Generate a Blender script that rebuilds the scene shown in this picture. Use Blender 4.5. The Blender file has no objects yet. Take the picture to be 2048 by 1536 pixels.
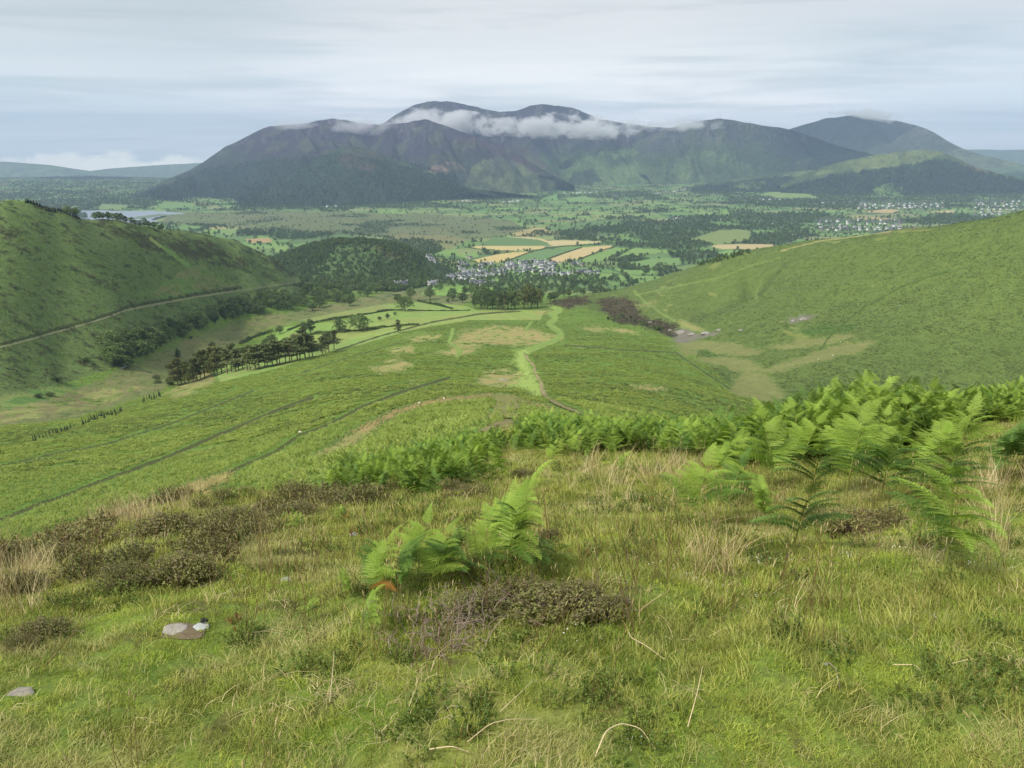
import bpy, bmesh, math, random
import numpy as np
from mathutils import Vector, Matrix

SC = bpy.context.scene
COL = SC.collection
R = math.radians
rng = np.random.default_rng(7)
random.seed(7)

# ------------------------------------------------------------------ camera
F_PX, CU, CV = 1538.0, 1024.0, 768.0          # the photograph is 2048 x 1536
PITCH = R(17.27)
CAM_Z = 1.65
cam_d = bpy.data.cameras.new("camera")
cam = bpy.data.objects.new("camera", cam_d)
COL.objects.link(cam)
cam.location = (0, 0, CAM_Z)
cam.rotation_euler = (R(90) - PITCH, 0, 0)
cam_d.sensor_width = 36
cam_d.lens = F_PX / 2048 * 36
cam_d.clip_start = 0.05
cam_d.clip_end = 60000
SC.camera = cam

# ------------------------------------------------------------------ view transform, sampling
SC.view_settings.view_transform = 'Standard'
SC.view_settings.look = 'None'
SC.view_settings.exposure = 0.72
SC.view_settings.gamma = 1
SC.view_settings.use_curve_mapping = False
SC.render.engine = 'CYCLES'
SC.cycles.max_bounces = 6
SC.cycles.diffuse_bounces = 3
SC.cycles.glossy_bounces = 2
SC.cycles.transmission_bounces = 3
SC.cycles.volume_bounces = 3
SC.cycles.transparent_max_bounces = 8
SC.cycles.use_denoising = True
SC.cycles.denoiser = 'OPENIMAGEDENOISE'

SUN_EL, SUN_AZ = R(48), R(232)     # the sun stands high, behind the viewer and to the left (azimuth clockwise from +Y)

def S(r, g, b, k=1.0):
    """sRGB 0-255 to linear"""
    f = lambda c: (c / 255 / 12.92) if c <= 10 else ((c / 255 + .055) / 1.055) ** 2.4
    return (f(r) * k, f(g) * k, f(b) * k)

class NT:
    """short hand for building a node tree"""
    def __init__(s, tree):
        s.t = tree; s.n = tree.nodes; s.l = tree.links
    def __call__(s, kind, ins=None, **props):
        nd = s.n.new(kind)
        for k, v in props.items():
            setattr(nd, k, v)
        for k, v in (ins or {}).items():
            if isinstance(v, bpy.types.NodeSocket):
                s.l.new(v, nd.inputs[k])
            elif isinstance(v, bpy.types.Node):
                s.l.new(v.outputs[0], nd.inputs[k])
            else:
                sock = nd.inputs[k]
                if sock.type == 'RGBA' and len(v) == 3:
                    v = (*v, 1)
                sock.default_value = v
        return nd
    def math(s, op, a, b=0.0, c=0.0, clamp=False):
        return s('ShaderNodeMath', {0: a, 1: b, 2: c}, operation=op, use_clamp=clamp).outputs[0]
    def ramp(s, v, stops, interp='LINEAR'):
        nd = s('ShaderNodeValToRGB', {0: v})
        cr = nd.color_ramp
        cr.interpolation = interp
        while len(cr.elements) < len(stops):
            cr.elements.new(0.5)
        for e, (p, c) in zip(cr.elements, stops):
            e.position = p
            e.color = (*c, 1) if len(c) == 3 else c
        return nd.outputs[0]
    def mix(s, f, a, b, blend='MIX'):
        nd = s.n.new('ShaderNodeMix'); nd.data_type = 'RGBA'; nd.blend_type = blend
        for i, v in ((0, f), (6, a), (7, b)):
            if isinstance(v, (bpy.types.NodeSocket,)):
                s.l.new(v, nd.inputs[i])
            else:
                if i and len(v) == 3: v = (*v, 1)
                nd.inputs[i].default_value = v
        return nd.outputs[2]
    def smooth(s, v, lo, hi):
        return s('ShaderNodeMapRange', {0: v, 1: lo, 2: hi, 3: 0.0, 4: 1.0}, interpolation_type='SMOOTHSTEP').outputs[0]
    def noise(s, vec, scale, detail=4, rough=.55, out=0, **kw):
        return s('ShaderNodeTexNoise', {'Vector': vec, 'Scale': scale, 'Detail': detail, 'Roughness': rough, **kw}).outputs[out]

# ------------------------------------------------------------------ world: an overcast sky, Nishita light under layers of cloud
W = bpy.data.worlds.new("World"); SC.world = W; W.use_nodes = True
W.node_tree.nodes.clear()
w = NT(W.node_tree)
SKY_K = 0.1
geo = w('ShaderNodeTexCoord').outputs['Generated']
sep = w('ShaderNodeSeparateXYZ', {0: geo})
dx, dy, dz = sep.outputs
sky = w('ShaderNodeTexSky', sky_type='NISHITA', sun_disc=False, sun_elevation=SUN_EL, sun_rotation=SUN_AZ).outputs[0]
zc = w.math('MAXIMUM', w.math('ADD', dz, 0.05), 0.02)
px = w.math('DIVIDE', dx, zc)
py = w.math('DIVIDE', dy, zc)
plane = w('ShaderNodeCombineXYZ', {0: w.math('MULTIPLY', px, 0.35), 1: w.math('MULTIPLY', py, 1.0), 2: 0.0}).outputs[0]
n1 = w.noise(plane, 0.6, 7, .56, Distortion=.9)
n2 = w.noise(plane, 0.17, 4, .5)
n3 = w.noise(w('ShaderNodeVectorMath', {0: geo, 1: (2.2, 1, 11)}, operation='MULTIPLY').outputs[0], 1.7, 5, .5)
cl = w.math('ADD', w.math('ADD', w.math('MULTIPLY', n1, .62), w.math('MULTIPLY', n2, .35)), w.math('MULTIPLY', n3, .30))
k = 1 / SKY_K
cloud = w.ramp(cl, [(.44, S(160, 175, 182, k)), (.58, S(192, 199, 203, k)), (.70, S(209, 209, 212, k)), (.84, S(219, 217, 219, k))])
# a brighter veil above the hills ahead, blue-grey thin cloud to the left and right
def lobe(v, lo, hi):
    d = w('ShaderNodeVectorMath', {0: geo, 1: Vector(v).normalized()}, operation='DOT_PRODUCT').outputs['Value']
    return w.smooth(d, lo, hi)
veil = lobe((.06, 1, .10), .93, 1.0)
cloud = w.mix(w.math('MULTIPLY', veil, .55), cloud, S(220, 219, 216, k))
teal = lobe((-.55, 1, .09), .955, .998)
cloud = w.mix(w.math('MULTIPLY', teal, .62), cloud, S(182, 191, 193, k))
teal2 = lobe((.72, 1, .03), .975, .999)
cloud = w.mix(w.math('MULTIPLY', teal2, .5), cloud, S(184, 193, 199, k))
# streaks of darker stratus low on the left and right
n4 = w.noise(w('ShaderNodeVectorMath', {0: geo, 1: (1.2, 1, 17)}, operation='MULTIPLY').outputs[0], 2.3, 6, .55, Distortion=.4)
low = w.math('MULTIPLY', w.smooth(dz, .30, .03), w.smooth(n4, .45, .68))
cloud = w.mix(w.math('MULTIPLY', low, .75), cloud, S(164, 173, 178, k))
# sunlit cumulus low above the far hills to the left
az = w.math('ARCTAN2', dx, dy)
cv = w('ShaderNodeCombineXYZ', {0: w.math('MULTIPLY', az, 1.0), 1: w.math('MULTIPLY', dz, 1.6), 2: 3.1}).outputs[0]
nc = w.noise(cv, 24, 6, .55)
base = w.smooth(dz, .006, -.026)
cum = w.math('MULTIPLY', w.smooth(w.math('ADD', nc, w.math('MULTIPLY', base, .5)), .74, .92), w.math('MULTIPLY', w.smooth(dz, .010, -.004), w.smooth(az, -.34, -.40)))
cloud = w.mix(w.math('MULTIPLY', cum, .9), cloud, S(246, 244, 232, k * .86))
glow = w.math('MULTIPLY_ADD', w.smooth(dz, .16, .0), .50, 0.80)      # cloud thins to white toward the horizon
cloud = w('ShaderNodeVectorMath', {0: cloud, 3: glow}, operation='SCALE').outputs[0]
skyc = w.mix(.92, sky, cloud)
bg = w('ShaderNodeBackground', {'Color': skyc, 'Strength': SKY_K})
wo = w('ShaderNodeOutputWorld', {0: bg})

# ------------------------------------------------------------------ sun, veiled by thin cloud
sun_d = bpy.data.lights.new("sun", 'SUN'); sun_d.energy = 2.5; sun_d.angle = R(14); sun_d.color = (1, .95, .87)
sun = bpy.data.objects.new("sun", sun_d); COL.objects.link(sun)
sd = Vector((math.sin(SUN_AZ) * math.cos(SUN_EL), math.cos(SUN_AZ) * math.cos(SUN_EL), math.sin(SUN_EL)))
sun.rotation_euler = sd.to_track_quat('Z', 'Y').to_euler()

HAZE_DENSITY = 6.4e-5
HAZE_COLOR = (.415, .55, .79)

# ------------------------------------------------------------------ helpers
def tag(o, label=None, cat=None, group=None, kind=None):
    if label: o["label"] = label
    if cat: o["category"] = cat
    if group: o["group"] = group
    if kind: o["kind"] = kind
    return o

def mesh_np(name, verts, faces, mat=None, smooth=False, mats=None, midx=None, attrs=None):
    """verts (n,3) array; faces (m,k) array with k = 3 or 4, or a list of such arrays"""
    me = bpy.data.meshes.new(name)
    fl = faces if isinstance(faces, list) else [faces]
    fl = [np.asarray(f, np.int32) for f in fl if len(f)]
    verts = np.asarray(verts, np.float32)
    me.vertices.add(len(verts)); me.vertices.foreach_set('co', verts.ravel())
    nl = sum(f.size for f in fl); nf = sum(len(f) for f in fl)
    me.loops.add(nl); me.polygons.add(nf)
    me.loops.foreach_set('vertex_index', np.concatenate([f.ravel() for f in fl]))
    tot = np.concatenate([np.full(len(f), f.shape[1], np.int32) for f in fl])
    st = np.concatenate([[0], np.cumsum(tot)[:-1]]).astype(np.int32)
    me.polygons.foreach_set('loop_start', st)
    if smooth:
        me.polygons.foreach_set('use_smooth', np.ones(nf, bool))
    for m in (mats or ([mat] if mat else [])):
        me.materials.append(m)
    if midx is not None:
        me.polygons.foreach_set('material_index', np.asarray(midx, np.int32))
    for an, (typ, arr) in (attrs or {}).items():
        at = me.attributes.new(an, typ, 'POINT')
        at.data.foreach_set({'FLOAT': 'value', 'FLOAT_COLOR': 'color', 'FLOAT_VECTOR': 'vector', 'INT': 'value'}[typ], np.asarray(arr, np.int32 if typ == 'INT' else np.float32).ravel())
    me.update(calc_edges=True)
    me.validate()
    return me

def add(name, me, parent=None, loc=(0, 0, 0), link=True):
    o = bpy.data.objects.new(name, me)
    o.location = loc
    if parent: o.parent = parent
    if link: COL.objects.link(o)
    return o

def _hash(ix, iy, seed):
    h = (ix.astype(np.int64) * 374761393 + iy.astype(np.int64) * 668265263 + seed * 974634777) & 0xffffffff
    h = ((h ^ (h >> 13)) * 1274126177) & 0xffffffff
    h = (h ^ (h >> 16)) & 0xffffffff
    return h / 4294967295.0

def vn(x, y, seed=0):
    x = np.asarray(x, float); y = np.asarray(y, float)
    ix = np.floor(x); iy = np.floor(y)
    fx = x - ix; fy = y - iy
    fx = fx * fx * fx * (fx * (fx * 6 - 15) + 10); fy = fy * fy * fy * (fy * (fy * 6 - 15) + 10)
    a = _hash(ix, iy, seed); b = _hash(ix + 1, iy, seed); c = _hash(ix, iy + 1, seed); d = _hash(ix + 1, iy + 1, seed)
    return (a + (b - a) * fx + (c - a) * fy + (a - b - c + d) * fx * fy) * 2 - 1

def fbm(x, y, octv=4, seed=0, gain=.5):
    s = 0; a = 1; t = 0
    for i in range(octv):
        s = s + a * vn(x * 2 ** i + 17.3 * i, y * 2 ** i - 9.1 * i, seed + i)
        t += a; a *= gain
    return s / t

def inside(poly, u, v):
    """points in polygon, vectorised"""
    p = np.asarray(poly, float)
    m = (u >= p[:, 0].min()) & (u <= p[:, 0].max()) & (v >= p[:, 1].min()) & (v <= p[:, 1].max())
    res = np.zeros(np.shape(u), bool)
    if not m.any(): return res
    uu = u[m]; vv = v[m]; c = np.zeros(uu.shape, bool)
    for (x1, y1), (x2, y2) in zip(p, np.roll(p, -1, 0)):
        if y1 == y2: continue
        c ^= ((y1 > vv) != (y2 > vv)) & (uu < (x2 - x1) * (vv - y1) / (y2 - y1) + x1)
    res[m] = c
    return res

def dline(pl, u, v):
    
    p = np.asarray(pl, float); d = np.full(np.shape(u), 1e9)
    for (x1, y1), (x2, y2) in zip(p[:-1], p[1:]):
        ex, ey = x2 - x1, y2 - y1
        t = np.clip(((u - x1) * ex + (v - y1) * ey) / (ex * ex + ey * ey + 1e-9), 0, 1)
        d = np.minimum(d, np.hypot(u - x1 - t * ex, v - y1 - t * ey))
    return d

CP, SP = math.cos(PITCH), math.sin(PITCH)
def ray(u, v):
    """pixel of the photograph -> (X/Y, dZ/Y) slopes of the sight line"""
    x = (np.asarray(u, float) - CU) / F_PX; y = (CV - np.asarray(v, float)) / F_PX
    yy = CP + y * SP; zz = -SP + y * CP
    return x / yy, zz / yy
def world(u, v, Y):
    a, r = ray(u, v)
    return a * Y, Y, CAM_Z + r * Y
def pixel(X, Y, Z):
    f = Y * CP - (Z - CAM_Z) * SP; up = Y * SP + (Z - CAM_Z) * CP
    f = np.where(f < .05, .05, f)
    return CU + F_PX * X / f, CV - F_PX * up / f
# ------------------------------------------------------------------ the lie of the land
VALLEY_Z = -360.0
C = []                                    # control points X, Y, Z
def cp(*pts):
    for u, v, Y in pts: C.append(world(u, v, Y))
def cw(*pts):
    for a, Y, z in pts: C.append((a * Y, Y, z))
# hilltop under the viewer
cp((2048,1300,2.4),(2048,1150,3.3),(2048,1000,5.5),(2048,900,8.5),(2048,838,12.5),(1750,1000,5.6),(1750,880,10),
   (1536,1300,2.45),(1536,1100,4.2),(1536,980,7.4),(1400,905,12),
   (1024,1536,1.75),(1024,1300,2.5),(1024,1150,3.7),(1024,1050,5.3),(1024,980,7.5),(1024,915,12),
   (600,1300,2.55),(600,1100,4.9),(720,985,9.6),
   (0,1536,1.8),(0,1300,2.7),(0,1180,4.5),(0,1122,7.0),(0,1112,9.0),(200,1062,8.6),(400,1150,4.0),(400,1050,6.8),(400,990,11),
   (-500,1300,2.9),(-500,1170,5.0),(2500,1300,2.3),(2500,1000,5.2),(2500,850,11))
cw((-.9,-2.5,.12),(0,-2.5,.4),(.9,-2.5,.5),(0,-1,.2),(0,0,.03),(-1.5,.5,-.1),(1.5,.5,.05))
# hidden dip behind the edge of the hilltop
cw((-.75,20,-10.6),(-.45,19,-8.6),(-.2,18,-7.0),(.3,26,-9.3),(.5,28,-10.2),(.72,28,-9.2),(.3,60,-24.5),(.5,70,-29),(.72,70,-27),
   (.36,150,-62),(.55,160,-68),(.75,160,-62),(.45,270,-106),(.62,280,-107),(.8,280,-101))
# bracken slope on the left below the hilltop
cp((0,1083,50),(0,960,110),(0,900,210),(0,860,310),(0,830,430),(-400,1100,60),(-400,930,200),(-400,850,380),
   (400,983,42),(400,900,130),(400,850,220),(400,800,350),(400,770,460),
   (700,930,28),(700,880,65),(700,840,110),(700,800,190),(700,750,340),(700,720,500),(700,700,670),
   (200,1000,70),(200,900,180),(200,840,320),(550,940,48),(550,860,150),(550,790,320))
# crest of the spur
cp((1000,850,28),(1000,820,90),(1000,790,200),(1060,760,320),(1050,710,520),(1000,670,700),(1110,625,980),(1000,615,1060),(900,640,880),(860,680,640),
   (1250,825,105),(1250,760,320),(1250,700,560),
   (1490,805,330),(1400,720,545),(1340,680,685),(1290,655,805),(1250,645,880),(1200,630,955),(1160,621,985))
# dale to the left, stream and pastures
cp((350,770,505),(670,700,700),(250,735,640),(0,798,480),(120,775,540),(330,690,830),(450,640,1010),(600,600,1180),(700,590,1290),(800,570,1620),(900,556,1980),
   (600,660,885),(450,700,760),(750,640,930),(850,610,1170),(900,580,1520),(760,602,1200),(540,690,760))
# left hill: columns from the foot to the crest
def columns(cols, nmid, drop=0):
    for u, v0, Y0_, v1, Y1_ in cols:
        for k in range(nmid + 1):
            t = k / nmid
            cp((u, v0 + (v1 - v0) * t, Y0_ + (Y1_ - Y0_) * (t ** 1.1)))
        if drop:
            x, y, z = world(u, v1, Y1_)
            C.append((x * (1 + 130 / Y1_), y + 130, z - drop))
columns([(-300,700,540,380,690),(-150,725,535,395,715),(0,740,540,392,745),(60,745,565,388,775),(125,752,595,404,815),(250,722,655,430,905),(310,690,750,440,965),(370,655,860,446,1030),(425,632,955,449,1090),(480,612,1050,460,1150),(540,592,1140,490,1215)], 4, 55)
cp((610,562,1330))
cw((-.9,1000,-110),(-.65,1000,-150),(-.5,1250,-215),(-.35,1500,-275),(-.28,1650,-300),(-.65,1500,-260),(-.95,1600,-270),(-.6,2100,-345),(-.95,2300,-350),(-.4,2300,-356))
# wooded hill beyond the dale
cp((560,506,2050),(620,484,2000),(690,474,1960),(760,479,1950),(820,498,1970),(880,522,2000),(690,540,1800),(620,545,1780),(780,545,1820),(850,550,1880),(700,566,1650))
cw((-.2,2350,-325),(-.1,2400,-345),(-.28,2300,-335))
# right hill
columns([(2500,745,510,370,680),(2200,742,505,402,700),(2048,740,500,424,710),(1920,738,495,445,770),(1800,735,492,456,840),(1690,728,500,476,900),(1620,712,520,482,940),(1550,700,545,490,985),(1480,690,580,508,1050),(1440,690,605,517,1090)], 4, 20)
columns([(1400,688,655,530,1130),(1360,650,790,540,1145),(1320,612,925,553,1160),(1250,597,990,572,1150),(1180,592,1010,584,1100)], 3)
cp((1530,790,420),(1480,760,490),(1400,705,630),(1350,686,725),(1700,790,440),(1250,646,955),(1320,660,850))
cw((.317,905,-211),(.2,905,-207),(.265,880,-212),(.12,1010,-222))
cw((.16,1450,-285),(.25,1500,-270),(.4,1350,-230),(.55,1200,-180),(.65,1000,-130),(.95,1000,-90),(.2,1900,-352),(.4,1900,-335),(.6,1800,-300),(.9,1800,-260),(.75,2300,-340))
# flat valley floor beyond
for aa in (-1.4,-.95,-.65,-.4,-.15,.1,.3,.5,.75,1.0,1.4):
    for Y in (2700, 3800, 5500, 7200, 9000):
        C.append((aa * Y, Y, VALLEY_Z))
for aa in (-1.4,-.7,-.3,0,.3,.7,1.4):
    for Y in (12000, 16500, 22000): C.append((aa * Y, Y, VALLEY_Z - (Y - 9000) * .06))
cw((-.05,2200,-350),(.03,2080,-345),(.12,2250,-354),(.05,1800,-318),(.12,1650,-300),(-.02,1450,-272),(.1,1250,-245),(.03,1200,-232))
C = np.array(C)

KA = 3.0
Y0 = 4.0
def feat(X, Y): return KA * X / (Y + Y0), np.log(Y + Y0)
cf = np.stack(feat(C[:, 0], C[:, 1]), 1)
cr_ = C[:, 2] / (C[:, 1] + Y0)
def tps(d2): return .5 * d2 * np.log(d2 + 1e-9)
n = len(C)
K = tps(((cf[:, None] - cf[None]) ** 2).sum(-1)) + np.eye(n) * 1.2e-2
P = np.concatenate([np.ones((n, 1)), cf], 1)
M = np.zeros((n + 3, n + 3)); M[:n, :n] = K; M[:n, n:] = P; M[n:, :n] = P.T
sol = np.linalg.solve(M, np.concatenate([cr_, np.zeros(3)]))
# coarse grid, then refined
ga = np.concatenate([np.linspace(-1.7, -.8, 16)[:-1], np.linspace(-.8, .8, 161), np.linspace(.8, 1.7, 16)[1:]])
gl = np.linspace(math.log(1.5), math.log(30004), 330)
GA, GL = np.meshgrid(ga * KA, gl, indexing='ij')
Q = np.stack([GA.ravel(), GL.ravel()], 1)
hr = np.empty(len(Q))
for i in range(0, len(Q), 8000):
    q = Q[i:i + 8000]
    hr[i:i + 8000] = tps(((q[:, None] - cf[None]) ** 2).sum(-1)) @ sol[:n] + sol[n] + q @ sol[n + 1:]
hr = hr.reshape(GA.shape)

def bil(gx, gy, T, x, y):
    fx = np.interp(x, gx, np.arange(len(gx))); fy = np.interp(y, gy, np.arange(len(gy)))
    i = np.clip(fx.astype(int), 0, len(gx) - 2); j = np.clip(fy.astype(int), 0, len(gy) - 2)
    fx = fx - i; fy = fy - j
    return T[i, j] * (1 - fx) * (1 - fy) + T[i + 1, j] * fx * (1 - fy) + T[i, j + 1] * (1 - fx) * fy + T[i + 1, j + 1] * fx * fy
def smoothstep(x, a, b):
    t = np.clip((x - a) / (b - a), 0, 1); return t * t * (3 - 2 * t)

def cubic_rows(gy, T, y):
    """Catmull-Rom along the second axis (uniform gy)"""
    f = (y - gy[0]) / (gy[1] - gy[0]); j = np.clip(f.astype(int), 1, len(gy) - 3); t = f - j
    p0, p1, p2, p3 = T[:, j - 1], T[:, j], T[:, j + 1], T[:, j + 2]
    return .5 * ((2 * p1) + (-p0 + p2) * t + (2 * p0 - 5 * p1 + 4 * p2 - p3) * t ** 2 + (-p0 + 3 * p1 - 3 * p2 + p3) * t ** 3)

A_ = np.concatenate([np.linspace(-1.7, -.74, 70)[:-1], np.linspace(-.74, .74, 1060), np.linspace(.74, 1.7, 70)[1:]])
L_ = np.concatenate([np.linspace(math.log(1.5), math.log(400), 520)[:-1], np.linspace(math.log(400), math.log(1400), 500)[:-1], np.linspace(math.log(1400), math.log(8000), 300)[:-1], np.linspace(math.log(8000), math.log(17000), 60)])
tmp = cubic_rows(gl, hr, L_)                                   # (ga, L_)
hh = np.empty((len(A_), len(L_)))
ia = np.interp(A_, ga, np.arange(len(ga))); ii = np.clip(ia.astype(int), 1, len(ga) - 3); tt = (ia - ii)[:, None]
p0, p1, p2, p3 = tmp[ii - 1], tmp[ii], tmp[ii + 1], tmp[ii + 2]
hh = .5 * ((2 * p1) + (-p0 + p2) * tt + (2 * p0 - 5 * p1 + 4 * p2 - p3) * tt ** 2 + (-p0 + 3 * p1 - 3 * p2 + p3) * tt ** 3)
TA, TL = np.meshgrid(A_, L_, indexing='ij')
TY = np.exp(TL) - Y0
TX = TA * (TY + Y0)
TZ = hh * (TY + Y0)
dist = np.hypot(TX, TY)
# natural unevenness, larger swells farther off
flat = 1 - .85 * smoothstep(TY, 1700, 2300)
for wl, amp, sd in ((.35, .022, 1), (.9, .055, 2), (2.6, .10, 3), (9, .28, 4), (30, .9, 5), (95, 2.6, 6)):
    TZ += amp * fbm(TX / wl, TY / wl, 2, sd * 11) * smoothstep(dist, wl * 2.2, wl * 7) * flat * (1 - smoothstep(dist, wl * 260, wl * 420))
TZ += 9 * fbm(TX / 70, TY / 70, 3, 77) * np.exp(-((TX + 460) / 260) ** 2 - ((TY - 1950) / 230) ** 2)
near = 1 - smoothstep(dist, 8, 16)
TZ += near * (.085 * np.clip(fbm(TX / .5, TY / .5, 3, 91), -.2, 1) * smoothstep(dist, 1.5, 2.6))
# the hummock with dead heather in front of the viewer
for hx, hy, rx, ry, hz in ((-.12, 3.35, .55, .32, .16), (.35, 3.1, .5, .35, .08), (.95, 2.25, .35, .25, .07), (1.2, 4.4, .5, .4, .06)):
    TZ += hz * np.exp(-((TX - hx) / rx) ** 2 - ((TY - hy) / ry) ** 2)
TZ = np.where(TY < 9000, np.maximum(TZ, VALLEY_Z - 6), TZ)

LAKE = [(60,426),(150,424),(168,421),(200,421),(260,422),(300,421),(345,424),(372,426),(360,430),(335,431),(310,436),(300,440),(320,443),(300,447),(250,448),(150,448),(60,446)]
_lu, _lv = pixel(TX, TY, np.full_like(TZ, VALLEY_Z))
_lk = inside([(u + (8 if u > 200 else -30), v + (2.5 if v > 432 else -2.0)) for u, v in LAKE], _lu, _lv) & (TY > 3000) & (TY < 6000)
TZ[_lk] = VALLEY_Z - 5
_bank = (TY > 2300) & (TY < 9000) & ~_lk
TZ[_bank] = np.clip(TZ[_bank], VALLEY_Z - 4, VALLEY_Z + 10)

def H(X, Y):
    X = np.asarray(X, float); Y = np.asarray(Y, float)
    return bil(A_, L_, TZ, X / (Y + Y0), np.log(np.maximum(Y + Y0, 1.5)))

_ys = np.exp(np.linspace(math.log(1.2), math.log(24000), 1500))
def hit(u, v, ymin=0.0):
    """where the sight line through a pixel first meets the land beyond ymin"""
    u = np.atleast_1d(np.asarray(u, float)); v = np.atleast_1d(np.asarray(v, float))
    a, r = ray(u, v)
    out = np.full(u.shape, np.nan)
    yy = _ys[_ys > ymin]
    for i in range(0, len(u), 2000):
        sl = slice(i, i + 2000)
        Xs = a[sl, None] * yy[None]; Zs = CAM_Z + r[sl, None] * yy[None]
        below = H(Xs, np.broadcast_to(yy, Xs.shape)) >= Zs
        k = below.argmax(1); ok = below.any(1)
        lo = yy[np.maximum(k - 1, 0)].copy(); hi = yy[k].copy()
        for _ in range(14):
            mid = (lo + hi) / 2
            b = H(a[sl] * mid, mid) >= CAM_Z + r[sl] * mid
            hi = np.where(b, mid, hi); lo = np.where(b, lo, mid)
        out[sl] = np.where(ok, hi, np.nan)
    X = a * out
    return X, out, H(X, np.where(np.isnan(out), 5, out))
TU, TV = pixel(TX, TY, TZ)
# ------------------------------------------------------------------ what grows where (colours of the ground cover, with shade put in at places)
nA, nL = TX.shape
jit = 1.0 + 0 * TX
JU = TU + 9 * fbm(TA * 150, TL * 60, 3, 301) + 7 * fbm(TA * 520, TL * 240, 2, 305) + 22 * (_hash(np.arange(TX.size).reshape(TX.shape), 0 * TX, 5) - .5)
JV = TV + 3.5 * fbm(TA * 130, TL * 70, 3, 302) + 2.5 * fbm(TA * 420, TL * 260, 2, 306) + 9 * (_hash(np.arange(TX.size).reshape(TX.shape), 0 * TX, 6) - .5)
KD = .95
_f = TY > 380
JU = np.where(_f, TU + 12 * fbm(TU / 46, TV / 17, 3, 307) + 6 * fbm(TU / 11, TV / 5, 2, 308) + 16 * (_hash(np.arange(TX.size).reshape(TX.shape), 0 * TX, 7) - .5), JU)
JV = np.where(_f, TV + 5 * fbm(TU / 40, TV / 15, 3, 309) + 3 * fbm(TU / 9, TV / 4, 2, 313) + 6 * (_hash(np.arange(TX.size).reshape(TX.shape), 0 * TX, 8) - .5), JV)
colr = np.empty((nA, nL, 3)); colr[:] = S(110, 138, 60, KD)
tuft = np.ones((nA, nL))                     # how bushy the cover is
zone = np.zeros((nA, nL), int)               # 0 bracken 1 dry grass 2 pasture 3 heather 4 bare 5 wood floor 6 rough grass 7 turf 8 fields 9 rock
reg = np.zeros((nA, nL), int)                # which piece of land
REG = ['bracken_spur', 'hilltop_turf', 'fellside', 'dale_pasture', 'wooded_knoll', 'valley_floor', 'bracken_slope']
def put(m, z, c, t=None, amt=1.0, vary=0.0):
    c = np.array(S(*c, KD))
    a = np.asarray(amt, float)
    a = np.broadcast_to(a, m.shape)[m][:, None]
    colr[m] = colr[m] * (1 - a) + c * a
    zone[m] = z
    if t is not None: tuft[m] = t
def zn(poly, z, c, y0=16, y1=1250, t=None, raw=False):
    u, v = (TU, TV) if raw else (JU, JV)
    m = inside(poly, u, v) & (TY > y0) & (TY < y1)
    put(m, z, c, t)
    return m
def ln(pl, wpx, z, c, y0=16, y1=1250, t=None, rag=1.0):
    m = (dline(pl, TU + rag * 3 * fbm(TA * 200, TL * 90, 2, 303), TV + rag * 1.2 * fbm(TA * 200, TL * 90, 2, 304)) < wpx) & (TY > y0) & (TY < y1)
    put(m, z, c, t)
    return m
# broad patches of lighter and duller bracken
big = fbm(TX / 60, TY / 90, 4, 310)
colr *= (1 + .16 * big)[..., None]
yel = smoothstep(fbm(TX / 35, TY / 45, 4, 311), .05, .5)[..., None]
colr = colr * (1 - .35 * yel) + np.array(S(128, 150, 66, KD)) * .35 * yel
rip = fbm(TX / 70 + TY / 200, (TY - .35 * np.abs(TX)) / 16, 4, 312)
colr *= (1 + .16 * rip * (TY > 30))[..., None]
# --- left hill: bracken and grass, darker green with cloud shade put into the colour
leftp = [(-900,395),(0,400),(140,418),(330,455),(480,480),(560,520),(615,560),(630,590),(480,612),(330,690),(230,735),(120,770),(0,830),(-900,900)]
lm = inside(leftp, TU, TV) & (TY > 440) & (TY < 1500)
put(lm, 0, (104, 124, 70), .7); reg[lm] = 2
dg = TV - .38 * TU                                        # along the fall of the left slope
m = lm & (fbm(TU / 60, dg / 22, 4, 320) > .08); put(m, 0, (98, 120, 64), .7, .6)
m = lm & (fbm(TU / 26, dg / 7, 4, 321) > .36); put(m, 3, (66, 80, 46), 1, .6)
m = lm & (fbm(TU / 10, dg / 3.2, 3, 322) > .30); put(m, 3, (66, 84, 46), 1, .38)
zn([(0,430),(70,428),(150,450),(130,480),(40,470),(0,465)], 1, (112,124,70), 440, 1500, .4) if False else None
for p in ([(205,455),(260,452),(320,478),(345,500),(320,505),(262,482)], [(290,478),(380,490),(440,520),(470,535),(430,532),(350,508)], [(340,475),(420,485),(500,525),(500,535),(430,520),(360,495)],
          [(0,450),(40,465),(30,480),(0,475)], [(490,488),(560,520),(600,552),(590,556),(530,525)]):
    mz = inside(p, JU, JV) & (TY > 440) & (TY < 1500) & (fbm(TU / 16, (TV - .4 * TU) / 6, 3, 325) > -.18)
    put(mz, 3, (74, 76, 50), 1, .8)
ln([(300,477),(350,512),(410,555),(476,579)], 4, 2, (112,142,72), 440, 1500, .3)
zn([(400,520),(478,580),(420,588),(330,600),(280,590),(340,560)], 6, (104,132,66), 440, 1300, .5)
# track across the left hill
TRACK = [(-60,712),(0,695),(60,680),(110,665),(160,652),(200,640),(250,622),(300,611),(350,602),(400,593),(440,587),(480,581)]
ln([(a, b - 6) for a, b in TRACK], 3.0, 3, (72,84,48), 440, 1300, 1)
ln([(480,590),(520,580),(570,572),(612,566)], 2.0, 3, (70,88,50), 440, 1500)
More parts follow.
